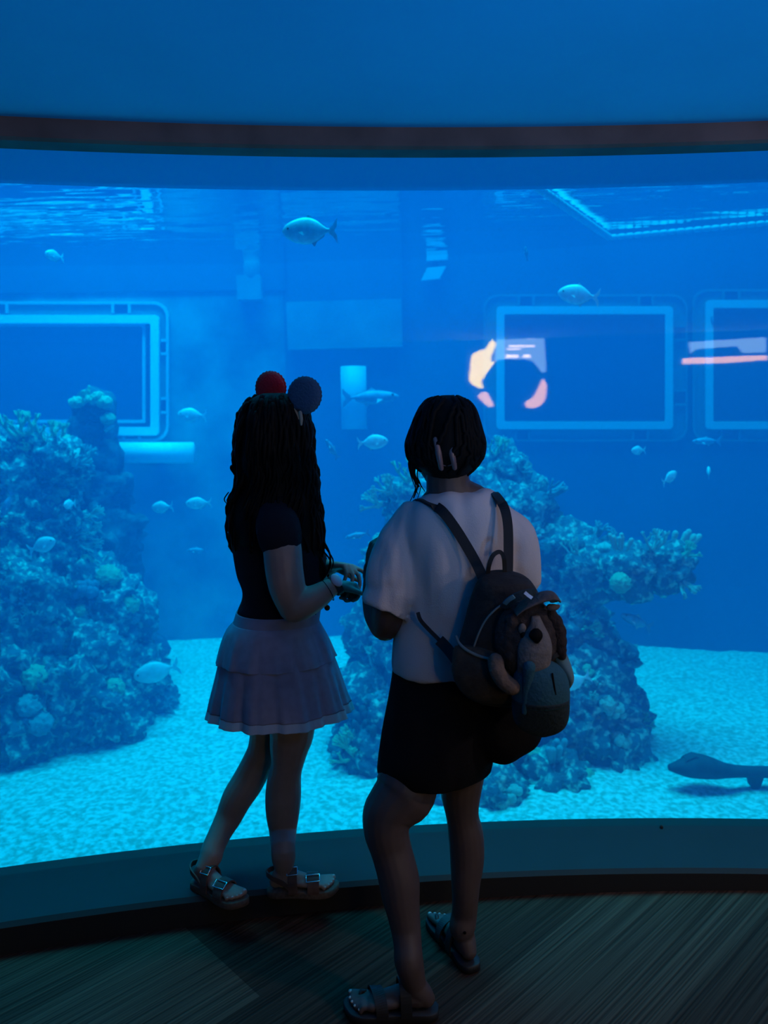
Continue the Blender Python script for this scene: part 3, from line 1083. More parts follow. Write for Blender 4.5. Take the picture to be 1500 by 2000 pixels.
def mirrored(px, py):
    """the place on the back wall whose mirror image in the acrylic shows at a pixel"""
    d_ = ray(px, py)
    ax, ay = EYEV.x - CX, EYEV.y - CY
    A_ = d_.x ** 2 + d_.y ** 2
    B_ = 2 * (ax * d_.x + ay * d_.y)
    C_ = ax * ax + ay * ay - R_GLASS ** 2
    t = (-B_ + math.sqrt(B_ * B_ - 4 * A_ * C_)) / (2 * A_)
    h = EYEV + d_ * t
    n_ = Vector((CX - h.x, CY - h.y, 0)).normalized()
    r_ = d_ - n_ * (2 * d_.dot(n_))
    return h + r_ * ((SIGN_Y - h.y) / r_.y)


def sign_shape(nm, pts, m, root, dy=0.0):
    q = [mirrored(x, y) + Vector((0, dy, 0)) for x, y in pts]
    return obj(nm, MB().hexa(q, [p + Vector((0, .012, 0)) for p in q]), m, root, False)


def z5(x, y):
    return 900 + x / 7.5, 600 + y / 7.5


root = thing('lit_sign', mirrored(990, 800), 'lit orange and white sign whose reflection shows over the right far window', 'sign')
q = [mirrored(x, y) + Vector((0, -.06, 0)) for x, y in ((908, 628), (1076, 628), (1076, 806), (908, 806))]
obj('panel', MB().hexa(q, [p + Vector((0, .05, 0)) for p in q]), M['sign_body'], root, False)
sign_shape('orange_figure', [z5(*p) for p in ((455, 470), (515, 540), (470, 650), (430, 750), (450, 800), (500, 790), (420, 900), (330, 1030), (290, 1100), (330, 1180), (270, 1190), (160, 1130), (110, 1050), (135, 930), (140, 780), (170, 690), (250, 640), (360, 610))], M['sign_orange'], root)
sign_shape('orange_figure', [z5(*p) for p in ((1200, 1040), (1245, 1130), (1250, 1260), (1220, 1370), (1150, 1450), (1060, 1480), (960, 1470), (935, 1420), (960, 1380), (1050, 1330), (1120, 1210))], M['sign_pink'], root)
sign_shape('orange_figure', [z5(*p) for p in ((300, 1240), (380, 1250), (430, 1330), (480, 1440), (420, 1465), (330, 1400), (240, 1310))], M['sign_pink'], root)
sign_shape('white_panel', [z5(*p) for p in ((540, 290), (1215, 270), (1220, 500), (1245, 950), (1190, 960), (1060, 790), (950, 765), (560, 765), (480, 800))], M['sign_white'], root)
for (x0, y0, x1, y1) in ((620, 385, 900, 420), (640, 435, 1060, 465), (700, 560, 1060, 585), (660, 605, 860, 625), (650, 700, 820, 745), (900, 700, 1000, 740)):
    sign_shape('text_line', [z5(*p) for p in ((x0, y0), (x1, y0), (x1, y1), (x0, y1))], M['sign_line'], root, 0.016)
root = thing('lit_sign', mirrored(1415, 715), 'lit pink bar and white strip reflected over the window at right', 'sign')
q = [mirrored(x, y) + Vector((0, -.06, 0)) for x, y in ((1326, 650), (1500, 650), (1500, 722), (1326, 722))]
obj('panel', MB().hexa(q, [p + Vector((0, .05, 0)) for p in q]), M['sign_body'], root, False)
sign_shape('pink_bar', [(1332, 700), (1495, 694), (1497, 703), (1420, 709), (1333, 711)], M['sign_pink'], root)
sign_shape('white_panel', [(1345, 668), (1410, 664), (1494, 659), (1495, 688), (1450, 690), (1440, 676), (1360, 682), (1348, 690)], M['sign_white'], root)
# ------------------------------------------------------------------ people: shared pieces
def prow(py, xl, xr, Y, hd, p=2.0):
    """one ring of a garment or body: pixel edges at a depth, and its half depth in metres"""
    a, b = P(xl, py, Y), P(xr, py, Y)
    c_ = (a + b) / 2
    return (c_.x, c_.y, c_.z, (b.x - a.x) / 2, hd, p)


def loft_rows(mb, rows, per=4, n=40, fold=None, cap=True):
    rr = smooth_rows(rows, per)
    R = []
    N = len(rr)
    for k, (x, y, z, hw, hd, p) in enumerate(rr):
        ring = []
        for i in range(n):
            a = 2 * PI * i / n
            ca, sa = math.cos(a), math.sin(a)
            e = 2.0 / p
            f = fold(a, k / (N - 1)) if fold else 1.0
            ring.append(Vector((x + f * hw * math.copysign(abs(ca) ** e, ca), y + f * hd * math.copysign(abs(sa) ** e, sa), z)))
        R.append(ring)
    mb.rings(R, cap=cap)
    return R


def limb(mb, pts, n=18, fine=4):
    """pts: (px, py, Y, radius px)"""
    mb.tube([P(*q[:3]) if len(q) == 4 else q[0] for q in pts], [q[3] * q[2] / F if len(q) == 4 else q[1] for q in pts], n, fine=fine)


def foot(mb, heel, dirn, side, L, zs, toes=True):
    """heel: ground point; side +1 when the big toe lies to the left of dirn"""
    d_ = Vector((dirn[0], dirn[1], 0)).normalized()
    l_ = Vector((-d_.y, d_.x, 0)) * side

    def q(x, y, z):
        return Vector((heel[0], heel[1], zs)) + d_ * (x * L) + l_ * (y * L) + Vector((0, 0, z * L))
    k = L
    mb.tube([q(.085, 0, .105), q(.13, 0, .16), q(.21, 0, .26)], [.10 * k, .118 * k, .128 * k], 16)
    mb.tube([q(.16, 0, .13), q(.32, .0, .155), q(.46, .012, .115), q(.60, .015, .085), q(.68, .015, .07)], [.12 * k, .12 * k, .10 * k, .08 * k, .065 * k], 16)
    for j, (y0, y1, x1, r) in enumerate(((.085, .125, .93, .052), (.035, .055, .93, .040), (-.01, .0, .905, .037), (-.055, -.055, .87, .035), (-.095, -.11, .82, .034))):
        mb.tube([q(.42, y0 * .8, .10), q(.68, y0, .075)], [.055 * k, .055 * k], 10)
        mb.tube([q(.68, y0, .07), q(.78 if j else .8, (y0 + y1) / 2, .062 if not j else .072), q(x1 - .02, y1, r + .002)], [r * k * 1.05, r * k * 1.0, r * k], 10)
    return q


def toe_nails(q, L, parent, shift=None):
    mb = MB()
    for y1, x1, r in ((.125, .93, .052), (.055, .93, .040), (.0, .905, .037), (-.055, .87, .035), (-.11, .82, .034)):
        mb.ell(q(x1 - .006, y1, r * 1.62), (r * L * .55, r * L * .55, r * L * .35), nu=10, nv=6)
    return obj('toe_nails', mb, M['nail'], parent)


def sandal(root, name, q, L, th, m_strap, straps, heel_strap=True, buckles=True, thong=False, sole_m=None):
    """sole outline under the foot frame q(x, y, z); z = 0 is the top of the sole"""
    out = [(-.05, -.0), (-.03, -.085), (.06, -.13), (.25, -.13), (.45, -.14), (.62, -.165), (.78, -.165), (.90, -.12), (.97, -.02), (1.01, .09), (.97, .165), (.87, .19), (.70, .185), (.50, .155), (.28, .135), (.08, .135), (-.03, .085)]
    ring = smooth_rows(out + out[:1], 3)[:-1]
    mb = MB()
    t = th / L
    R = []
    for z, k in ((-t, .96), (-t * .9, 1.0), (-.1 * t, 1.0), (.0, .97)):
        R.append([q(.48 + (x - .48) * k, .01 + (y - .01) * k, z) for x, y in ring])
    mb.rings(R)
    s_ = obj(name, mb, sole_m or m_strap, root)
    for (x0, skew, h, wd, wid) in straps:
        pts, wds, nrm = [], [], []
        for i in range(25):
            a = PI * i / 24
            y = -math.cos(a) * wid + .012
            z = math.sin(a) ** .75 * h - .02
            x = x0 + skew * (-math.cos(a))
            pts.append(q(x, y, z))
        for i in range(25):
            tg = (pts[min(24, i + 1)] - pts[max(0, i - 1)]).normalized()
            dd = (q(1, 0, 0) - q(0, 0, 0)).normalized()
            dd = (dd - tg * dd.dot(tg)).normalized()
            wds.append(dd)
            nrm.append(tg.cross(dd))
        st = obj('strap', MB().ribbon(pts, wds, nrm, wd * L, .0045), m_strap, s_, False)
        if buckles:
            i = 8
            c_, a_, b_, n_ = pts[i], wds[i], (pts[i + 1] - pts[i - 1]).normalized(), nrm[i]
            if n_.dot(c_ - q(x0, 0, 0)) < 0:
                n_ = -n_
            c_ = c_ + n_ * .004
            hw, hh, r = wd * L * .58, .011, .0016
            cs = [c_ + a_ * hw + b_ * hh, c_ - a_ * hw + b_ * hh, c_ - a_ * hw - b_ * hh, c_ + a_ * hw - b_ * hh]
            mb = MB()
            for u_ in range(4):
                mb.tube([cs[u_], cs[(u_ + 1) % 4]], r, 8)
            obj('buckle', mb, M['steel'], s_)
    if heel_strap:
        pts = [q(*p) for p in smooth_rows([(.34, -.15, .02), (.22, -.15, .14), (.06, -.13, .22), (-.045, -.0, .235), (.06, .14, .22), (.22, .155, .14), (.34, .15, .02)], 6)]
        wds = [Vector((0, 0, 1))] * len(pts)
        nrm = [(pts[min(len(pts) - 1, i + 1)] - pts[max(0, i - 1)]).cross(Vector((0, 0, 1))) for i in range(len(pts))]
        obj('heel_strap', MB().ribbon(pts, wds, nrm, .016, .004), m_strap, s_, False)
    if thong:
        obj('toe_loop', MB().tube([q(.76, .10, .10), q(.80, .085, .12), q(.83, .06, .06), q(.83, .06, -.01)], .006, 8), m_strap, s_)
    return s_


def hand(mb, W, d_, n_, side, curls, S=1.0, spread=.10, thumb=(.6, .7, .0), tcurl=.3):
    """W wrist, d_ towards the knuckles, n_ out of the back of the hand, side +1: thumb on d x n"""
    d_, n_ = Vector(d_).normalized(), Vector(n_)
    n_ = (n_ - d_ * n_.dot(d_)).normalized()
    s_ = d_.cross(n_) * side
    W = Vector(W)
    mb.tube([W - d_ * .02 * S, W + d_ * .012 * S], [.022 * S, .022 * S], 12)
    for i in range(4):
        o_ = (1.5 - i) * .019 * S
        kn = W + d_ * (.082 - (.0, .0, .005, .013)[i]) * S + s_ * o_
        mb.tube([W + d_ * .008 * S + s_ * o_ * .62, (W + kn) / 2 + d_ * .006 * S + s_ * o_ * .35 + n_ * .002 * S, kn], [.0145 * S, .0145 * S, .0105 * S], 10)
        ls = ((.040, .024, .020), (.044, .028, .021), (.041, .026, .020), (.032, .019, .018))[i]
        p, an = kn, 0
        f = (d_ + s_ * spread * (1.5 - i) / 1.5).normalized()
        for j in range(3):
            an += curls[i][j]
            dr = f * math.cos(an) - n_ * math.sin(an)
            q_ = p + dr * ls[j] * S
            r0 = (.0098, .0088, .0078, .0068)
            mb.tube([p, q_], [r0[j] * S, r0[j + 1] * S], 10)
            p = q_
    b = W + d_ * .020 * S + s_ * .022 * S - n_ * .004 * S
    t1 = (d_ * thumb[0] + s_ * thumb[1] - n_ * thumb[2]).normalized()
    p1 = b + t1 * .042 * S
    t2 = (t1 + d_ * tcurl - n_ * tcurl * .5).normalized()
    p2 = p1 + t2 * .030 * S
    p3 = p2 + (t2 + d_ * tcurl * .5).normalized() * .024 * S
    mb.tube([W + d_ * .01 * S + s_ * .01 * S, b, p1], [.017 * S, .016 * S, .0115 * S], 10)
    mb.tube([p1, p2, p3], [.011 * S, .010 * S, .0085 * S], 10)


def head(mb, c_, face, S, ears=True):
    """skull, jaw, nose, lips, brow and ears; face = the way it looks"""
    f = Vector(face).normalized()
    z = Vector((0, 0, 1))
    z = (z - f * z.dot(f)).normalized()
    s_ = f.cross(z)
    rot = Matrix((f, -s_, z)).transposed()

    def q(x, y, h):
        return Vector(c_) + f * x * S - s_ * y * S + z * h * S
    mb.ell(q(-.008, 0, .02), (.096 * S, .076 * S, .095 * S), rot)
    mb.ell(q(.032, 0, -.035), (.060 * S, .060 * S, .075 * S), rot)
    mb.ell(q(.056, 0, -.088), (.030 * S, .030 * S, .022 * S), rot)
    mb.tube([q(.080, 0, .008), q(.096, 0, -.020), q(.104, 0, -.034)], [.008 * S, .010 * S, .013 * S], 10)
    mb.tube([q(.074, -.030, .022), q(.086, 0, .024), q(.074, .030, .022)], [.010 * S] * 3, 8)
    mb.tube([q(.078, -.020, -.060), q(.089, 0, -.057), q(.078, .020, -.060)], [.006 * S, .0075 * S, .006 * S], 8)
    mb.tube([q(.076, -.017, -.069), q(.086, 0, -.070), q(.076, .017, -.069)], [.006 * S, .008 * S, .006 * S], 8)
    for u_ in (-1, 1):
        mb.ell(q(.052, u_ * .040, -.028), (.026 * S, .022 * S, .022 * S), rot)
        if ears:
            mb.ell(q(-.006, u_ * .079, -.012), (.018 * S, .010 * S, .031 * S), rot)
    return q


def eyes(q, S, parent):
    for u_ in (-1, 1):
        e = obj('eye', MB().ell(q(.074, u_ * .030, .003), (.012 * S, .012 * S, .010 * S), nu=14, nv=10), M['eye_white'], parent)
        obj('iris', MB().ell(q(.083, u_ * .030, .003), (.004 * S, .005 * S, .005 * S), nu=10, nv=8), M['fish_eye'], e)


def wrinkle(o, amp, sc_, seed=0):
    me = o.data
    for v, nrm in zip(me.vertices, [v.normal.copy() for v in me.vertices]):
        w_ = v.co
        a = noise.noise(Vector((w_.x * sc_[0], w_.y * sc_[1], w_.z * sc_[2] + w_.x * sc_[2] * .8 + seed)))
        b = noise.noise(Vector((w_.x * sc_[0] * 2.1 + 5, w_.y * sc_[1] * 2.1, w_.z * sc_[2] * 1.7 + seed)))
        v.co = w_ + nrm * amp * (a + .5 * b)
    me.update()


# ------------------------------------------------------------------ the girl on the ledge
L_ = thing('person', G(500, 1745, Z_LEDGE), 'person with long dark hair, black top and pale tiered skirt, standing on the ledge', 'person')
YL = 2.27
mb = MB()
face_l = Vector((.80, .60, -.05)).normalized()
hc = P(540, 851, YL)
ql = head(mb, hc, face_l, .93)
limb(mb, [(538, 900, YL, 32), (540, 940, YL, 33), (541, 985, YL, 40)])
# trunk
loft_rows(mb, [prow(985, 500, 585, YL, .05), prow(1010, 470, 605, YL, .075), prow(1050, 462, 615, YL, .085), prow(1120, 470, 618, YL, .085), prow(1180, 482, 610, YL, .08), prow(1240, 455, 622, YL, .10), prow(1310, 450, 628, YL, .11), prow(1370, 470, 615, YL, .10)])
LF = .205
zL = Z_LEDGE + .022
h1, t1 = G(528, 1733, zL), G(660, 1730, zL)
qn = foot(mb, h1, t1 - h1, 1, LF, zL)
h2, t2 = G(382, 1716, zL), G(474, 1762, zL)
qf = foot(mb, h2, t2 - h2, 1, LF, zL)
# near leg and far leg
limb(mb, [(566, 1330, YL - .03, 60), (570, 1423, 2.24, 47), (565, 1459, 2.23, 40.5), (562, 1485, 2.225, 34.5), (559, 1503, 2.225, 32.5), (555, 1524, 2.23, 35), (553, 1556, 2.23, 37), (552, 1589, 2.23, 34.5), (552.5, 1621, 2.23, 29), (553, 1654, h1.y, 25.5), (554, 1676, h1.y, 25), (qn(.21, 0, .27), .128 * LF)])
limb(mb, [(525, 1330, 2.33, 56), (522, 1420, 2.345, 37), (516, 1460, 2.35, 33), (504, 1488, 2.35, 32), (484, 1527, 2.335, 33), (463, 1560, 2.315, 31.5), (447, 1595, 2.30, 27.5), (431, 1625, 2.27, 24), (417, 1655, 2.235, 23.5), (411, 1674, 2.215, 24), (qf(.21, 0, .27), .128 * LF)])
# near arm
limb(mb, [(541, 1020, 2.165, 38), (551, 1070, 2.14, 38.5), (555, 1112, 2.125, 38), (562, 1150, 2.115, 36.5), (574, 1186, 2.11, 31)])
limb(mb, [(574, 1186, 2.11, 31), (596, 1177, 2.112, 31), (620, 1165, 2.12, 26), (639, 1152, 2.127, 21), (651, 1144, 2.134, 17.5)])
Wn = P(652, 1143, 2.135)
hand(mb, Wn, (.62, .76, -.12), (-.40, -.50, .75), 1, ((.9, 1.2, .7), (1.15, 1.25, .7), (1.3, 1.3, .7), (1.4, 1.3, .7)), .80, thumb=(.8, .4, .25), spread=.16)
# far arm, from behind the hair
limb(mb, [(560, 1030, 2.36, 34), (590, 1100, 2.40, 30), (600, 1135, 2.40, 27), (625, 1122, 2.36, 22), (642, 1108, 2.31, 17.5)])
hand(mb, P(644, 1106, 2.30), (.85, -.30, .05), (-.05, .30, .95), -1, ((.42, .35, .15), (.85, .5, .3), (1.05, .6, .3), (1.2, .6, .3)), .82, thumb=(.9, .45, .6), spread=.22)
bl = obj('body', mb, M['skin'], L_, remesh=.0036, iters=3)
eyes(ql, .93, L_)
toe_nails(qn, LF, L_)
toe_nails(qf, LF, L_)
# top
mb = MB()
loft_rows(mb, [prow(978, 505, 580, YL, .05), prow(990, 482, 600, YL, .075), prow(1010, 462, 612, YL, .095), prow(1040, 455, 620, YL, .105), prow(1080, 456, 628, YL, .108), prow(1121, 463, 630, YL, .104), prow(1150, 474, 629, YL, .10), prow(1170, 473, 628, YL, .098), prow(1190, 465, 627, YL, .10), prow(1208, 466, 624, YL, .102)],
          fold=lambda a, t: 1 + .012 * math.sin(9 * a + 5 * t) * t)
limb(mb, [(536, 1000, 2.20, 38), (543, 1030, 2.155, 45), (549, 1056, 2.145, 44)])
limb(mb, [(560, 1000, 2.33, 36), (572, 1040, 2.375, 40)])
wrinkle(obj('top', mb, M['navy_cloth'], L_, remesh=.006, iters=5), .006, (14, 12, 8))


# skirt: waistband and two gathered tiers
def pleat(nf, amp, ph):
    return lambda a, t: 1 + amp * t * (math.sin(nf * a + ph + 1.2 * math.sin(3 * a)) + .45 * math.sin(2.3 * nf * a + 2 * ph) + .22 * math.sin(4.1 * nf * a + ph))


mb = MB()
loft_rows(mb, [prow(1192, 463, 625, YL, .108), prow(1203, 460, 624, YL, .112), prow(1216, 456, 622, YL, .115)], cap=False)
sk = obj('skirt', mb, M['skirt'], L_, solid=.004)
mb = MB()
loft_rows(mb, [prow(1212, 457, 621, YL, .115), prow(1226, 444, 628, YL, .128), prow(1248, 434, 640, YL, .142), prow(1275, 426, 651, YL, .155), prow(1284, 424, 655, YL, .158)], per=5, n=150, fold=pleat(13, .020, .4), cap=False)
obj('ruffle', mb, M['skirt'], sk, solid=.003)
mb = MB()
loft_rows(mb, [prow(1255, 440, 640, YL, .140), prow(1285, 430, 652, YL, .155), prow(1320, 422, 664, YL, .165), prow(1350, 415, 673, YL, .172), prow(1372, 411, 681, YL, .176)], per=6, n=170, fold=pleat(11, .036, 1.7), cap=False)
obj('ruffle', mb, M['skirt'], sk, solid=.003)
mb = MB()
f2 = pleat(11, .036, 1.7)
loft_rows(mb, [prow(1369, 412, 680, YL, .175), prow(1379, 409, 684, YL, .178), prow(1388, 407, 687, YL, .180)], per=4, n=170, fold=lambda a, t: f2(a, .97 + .1 * t), cap=False)
obj('hem', mb, M['skirt_sheer'], sk, solid=.002)

# hair: a shaped mass covered with wavy locks
mb = MB()
HR = [(768, 514, 556, .02), (775, 497, 575, .055), (786, 485, 586, .08), (800, 477, 594, .095), (820, 471, 601, .108), (850, 466, 606, .113), (880, 463, 608, .112), (905, 465, 612, .105), (930, 468, 616, .10), (955, 462, 618, .10), (980, 452, 622, .112), (1010, 449, 625, .12), (1045, 452, 628, .118), (1075, 463, 634, .112), (1100, 500, 638, .105), (1118, 560, 638, .09), (1130, 602, 634, .05)]
RH = loft_rows(mb, [prow(y, a, b, YL + (.0 if y < 1060 else .01 + (y - 1060) * .0006), d_) for y, a, b, d_ in HR], per=5, n=64)
hr = random.Random(5)
for k in range(150):
    i0 = hr.randrange(64)
    j0 = hr.randrange(4, 18)
    j1 = min(len(RH) - 2, j0 + hr.randrange(36, 66))
    ph, am, fr_ = hr.uniform(0, 6), hr.uniform(.005, .013), hr.uniform(.25, .42)
    pts = []
    for j in range(j0, j1, 2):
        c_ = sum(RH[j], Vector()) / 64
        p = RH[j][i0]
        o_ = (p - c_)
        o_.z = 0
        o_ = o_.normalized()
        tn = Vector((-o_.y, o_.x, 0))
        kk = (j - j0) / max(1, (j1 - j0))
        pts.append(p + o_ * (.002 + am * .8 * math.sin(fr_ * j + ph)) + tn * am * 1.5 * kk * math.sin(fr_ * j + ph + 1))
    if len(pts) > 3:
        mb.tube(pts, [.0075 * (1 - .6 * (i / len(pts))) for i in range(len(pts))], 6)
for (x0, y0, x1, y1, x2, y2, r) in ((628, 1050, 645, 1085, 640, 1118, 2.0), (632, 1065, 650, 1092, 648, 1112, 1.4), (630, 1075, 646, 1098, 636, 1126, 1.6), (626, 1090, 636, 1115, 628, 1135, 4), (618, 1095, 626, 1120, 616, 1138, 5), (470, 905, 452, 912, 458, 925, 3.5), (458, 925, 470, 928, 470, 912, 3), (446, 962, 438, 975, 444, 985, 1.2), (462, 880, 464, 900, 456, 915, 5)):
    limb(mb, [(x0, y0, YL - .02, r), (x1, y1, YL - .03, r), (x2, y2, YL - .02, r * .7)], 6, 5)
obj('hair', mb, M['hair'], L_)
obj('earring', MB().ell(P(607, 871, YL - .02), (.0035, .0035, .0045), nu=10, nv=8), M['white_tag'], L_)

# sandals
sandal(L_, 'sandal', qn, LF, .022, M['sandal_brown'], [(.63, -.02, .205, .17, .175), (.33, -.02, .335, .13, .165)], True, True, sole_m=M['cork'])
sandal(L_, 'sandal', qf, LF, .022, M['sandal_brown'], [(.63, -.02, .205, .17, .175), (.33, -.02, .335, .13, .165)], True, True, sole_m=M['cork'])
# wrist band and bracelet
wd_ = (P(656, 1143, 2.14) - P(620, 1165, 2.12)).normalized()


def wrist_ring(c_, d_, r, rt, m, name, parent):
    d_ = d_.normalized()
    u_ = d_.cross(Vector((0, 0, 1))).normalized()
    v_ = d_.cross(u_)
    pts = [c_ + (u_ * math.cos(a) + v_ * math.sin(a)) * r for a in [2 * PI * k / 28 for k in range(29)]]
    return obj(name, MB().tube(pts, rt, 8, caps=False), m, parent)


cw = P(656, 1142.5, 2.14)
u_ = wd_.cross(Vector((0, 0, 1))).normalized()
v_ = wd_.cross(u_)
pts = [cw + (u_ * math.cos(a) + v_ * math.sin(a)) * .0285 for a in [2 * PI * k / 32 for k in range(33)]]
wb = obj('wrist_band', MB().ribbon(pts, [wd_] * 33, [p - cw for p in pts], .018, .003), M['bag_strap'], L_, False)
nb = Vector((.05, -.80, .60)).normalized()
nb = (nb - wd_ * nb.dot(wd_)).normalized()
rotb = Matrix((wd_, nb.cross(wd_), nb)).transposed()
obj('watch_face', MB().ell(cw + nb * .029 + wd_ * .004, (.014, .022, .006), rotb, nu=24), M['plastic_white'], wb)
br = wrist_ring(P(640, 1153, 2.13), wd_, .0325, .0012, M['bag_strap'], 'bracelet', L_)
ch = obj('charm', MB().ell(P(639, 1187, 2.16), (.0082, .0082, .0085), nu=16), M['fur_dark'], br)
limb(mb2 := MB(), [(640, 1172, 2.155, 1.0), (639.5, 1180, 2.16, 1.0)], 6, 1)
obj('cord', mb2, M['bag_strap'], br)

# headband with two padded ears
fd = Vector((face_l.x, face_l.y, 0)).normalized()
axis = Vector((fd.y, -fd.x, 0))
hb = thing('ear_headband', P(560, 790, YL), 'headband with one red and one blue round padded ear, on long dark hair', 'headband')
pts = []
for i in range(25):
    a = math.radians(-78 + 156 * i / 24)
    pts.append(P(541, 832, YL) + axis * (.104 * math.sin(a)) + Vector((0, 0, .086 * math.cos(a))) + fd * .012)
nr = [(p - P(541, 832, YL)) for p in pts]
obj('band', MB().ribbon(pts, [fd] * 25, nr, .010, .006), M['band_beige'], hb, False)


def pad(px, py, Y, r, m, tilt):
    c_ = P(px, py, Y)
    nrm = Vector((.42, .91, 0)).normalized()
    ax_ = Vector((nrm.y, -nrm.x, 0))
    rot = Matrix.Rotation(math.radians(tilt), 3, 'Y') @ Matrix((ax_, Vector((0, 0, 1)), -nrm)).transposed()
    par = None
    for sgn, mm in ((-1, m), (1, m)):
        R = []
        for rr, h in ((.0, .017), (.45, .0165), (.75, .014), (.93, .009), (1.0, .002), (.97, -.003)):
            R.append([c_ + rot @ Vector((max(rr, .01) * r * math.cos(a) * (1 + (.030 * math.sin(26 * a) if rr > .9 else 0)), max(rr, .01) * r * math.sin(a) * (1 + (.030 * math.sin(26 * a) if rr > .9 else 0)), sgn * (h + .004))) for a in [2 * PI * k / 72 for k in range(72)]])
        if par is None:
            par = obj('ear', MB().rings(R), mm, hb)
        else:
            obj('shell', MB().rings(R), mm, par)
    R = []
    for rr, h in ((.01, -.005), (.9, -.005), (.95, 0), (.9, .005), (.01, .005)):
        R.append([c_ + rot @ Vector((rr * r * math.cos(a), rr * r * math.sin(a), h)) for a in [2 * PI * k / 48 for k in range(48)]])
    obj('filling', MB().rings(R), M['pink_fill'], par)
    return par


pr = pad(529, 758, YL + .06, .0505, M['red_pad'], 0)
pr['label'] = 'round red padded ear'
pb_ = pad(595, 772, YL - .06, .0530, M['blue_pad'], 8)
pb_['label'] = 'round blue padded ear'
mbb = MB()
limb(mbb, [(586, 806, YL - .092, 4), (588, 818, YL - .108, 3.6), (588, 829, YL - .108, 2.5)], 8, 3)
obj('band_end', mbb, M['band_beige'], hb)

# ------------------------------------------------------------------ the woman with the backpack
R_ = thing('person', G(850, 1900, 0), 'person in a white t-shirt and black shorts with dark hair pinned up, facing the tank', 'person')
YR = 1.93
mb = MB()
face_r = Vector((-.42, .90, .0)).normalized()
qr = head(mb, P(868, 870, YR), face_r, .93)
limb(mb, [(872, 905, YR, 41), (874, 930, YR, 42), (876, 955, YR + .0, 44), (880, 985, YR, 52)])
limb(mb, [(840, 985, YR, 24), (880, 966, YR, 34), (930, 974, YR, 28), (955, 990, YR, 18)], fine=3)
loft_rows(mb, [prow(980, 820, 960, YR, .06), prow(1010, 800, 985, YR, .085), prow(1060, 795, 990, YR, .095), prow(1150, 800, 985, YR, .09), prow(1240, 795, 985, YR, .09), prow(1320, 785, 985, YR, .105), prow(1400, 775, 990, YR, .115), prow(1460, 785, 970, YR, .11)])
LR = .230
zR = .022
h3, t3 = G(848, 1966, zR), G(672, 1966, zR)
q1 = foot(mb, h3, t3 - h3, -1, LR, zR)
h4, t4 = G(922, 1882, zR), G(846, 1776, zR)
q2 = foot(mb, h4, t4 - h4, 1, LR, zR)
limb(mb, [(812, 1400, YR, 58), (803, 1490, 1.92, 59), (791, 1545, 1.90, 65), (770, 1572, 1.885, 57), (757, 1592, 1.875, 52.5), (755, 1624, 1.865, 47.5), (763, 1656, 1.86, 43.5), (772, 1688, 1.85, 43), (779.5, 1720, 1.84, 43), (783, 1752, 1.83, 40), (788, 1784, 1.82, 35), (793, 1816, 1.81, 32), (796.5, 1848, 1.79, 30), (799, 1880, h3.y, 31), (q1(.21, 0, .27), .128 * LR)])
limb(mb, [(912, 1400, 1.96, 58), (904, 1500, 1.985, 47), (900, 1547, 1.99, 42), (903, 1592, 1.99, 34), (909, 1624, 1.99, 36.5), (912, 1656, 1.985, 36.5), (912, 1688, 1.98, 35), (910, 1720, 1.97, 31), (909, 1752, 1.965, 28), (907, 1784, 1.97, 27), (903, 1812, h4.y + .04, 28), (q2(.20, 0, .27), .13 * LR)])
# left arm, folded up in front of the shoulder
limb(mb, [(800, 1020, YR, 36), (775, 1110, 1.915, 38), (762, 1195, 1.91, 38), (752, 1222, 1.92, 31)])
limb(mb, [(752, 1222, 1.92, 31), (738, 1196, 1.96, 29), (731, 1155, 2.0, 24), (728, 1118, 2.03, 17)])
hand(mb, P(723, 1114, 2.03), (.16, .10, .95), (-.95, -.2, .2), -1, ((.9, 1.2, .7), (.9, 1.2, .7), (.9, 1.2, .7), (.9, 1.2, .7)), .86, thumb=(.75, .5, .4))
# right arm, bent in front of the body
limb(mb, [(976, 1034, YR, 25), (1002, 1100, 1.95, 31), (1008, 1180, 1.97, 33), (1002, 1210, 1.985, 28)])
limb(mb, [(1002, 1210, 1.985, 28), (965, 1205, 2.06, 26), (905, 1195, 2.13, 19)])
hand(mb, P(900, 1194, 2.135), (-.95, .1, .0), (.0, .8, .5), 1, ((.8, .9, .5), (.8, .9, .5), (.8, .9, .5), (.8, .9, .5)), .85)
br_ = obj('body', mb, M['skin_tan'], R_, remesh=.0036, iters=3)
eyes(qr, .93, R_)
toe_nails(q1, LR, R_)
toe_nails(q2, LR, R_)
obj('ankle_mark', MB().ell(P(908, 1822, h4.y + .002), (.004, .003, .0045), nu=12, nv=8), M['hair'], R_)
# t-shirt
mb = MB()


def shirt_fold(a, t):
    return 1 + .010 * math.sin(6 * a + 7 * t) * t + .008 * math.sin(11 * a - 4 * t) * t


loft_rows(mb, [prow(956, 846, 935, YR + .005, .055), prow(962, 836, 962, YR, .072), prow(976, 810, 985, YR, .092), prow(1000, 785, 1002, YR, .108), prow(1040, 776, 1006, YR, .118), prow(1100, 780, 1006, YR, .122), prow(1180, 776, 1003, YR, .118), prow(1240, 766, 998, YR, .118), prow(1285, 761, 995, YR, .122), prow(1306, 763, 995, YR, .122)], fold=shirt_fold)
limb(mb, [(806, 1016, YR, 38), (783, 1062, 1.925, 50), (775, 1108, 1.915, 56), (772, 1140, 1.905, 55)])
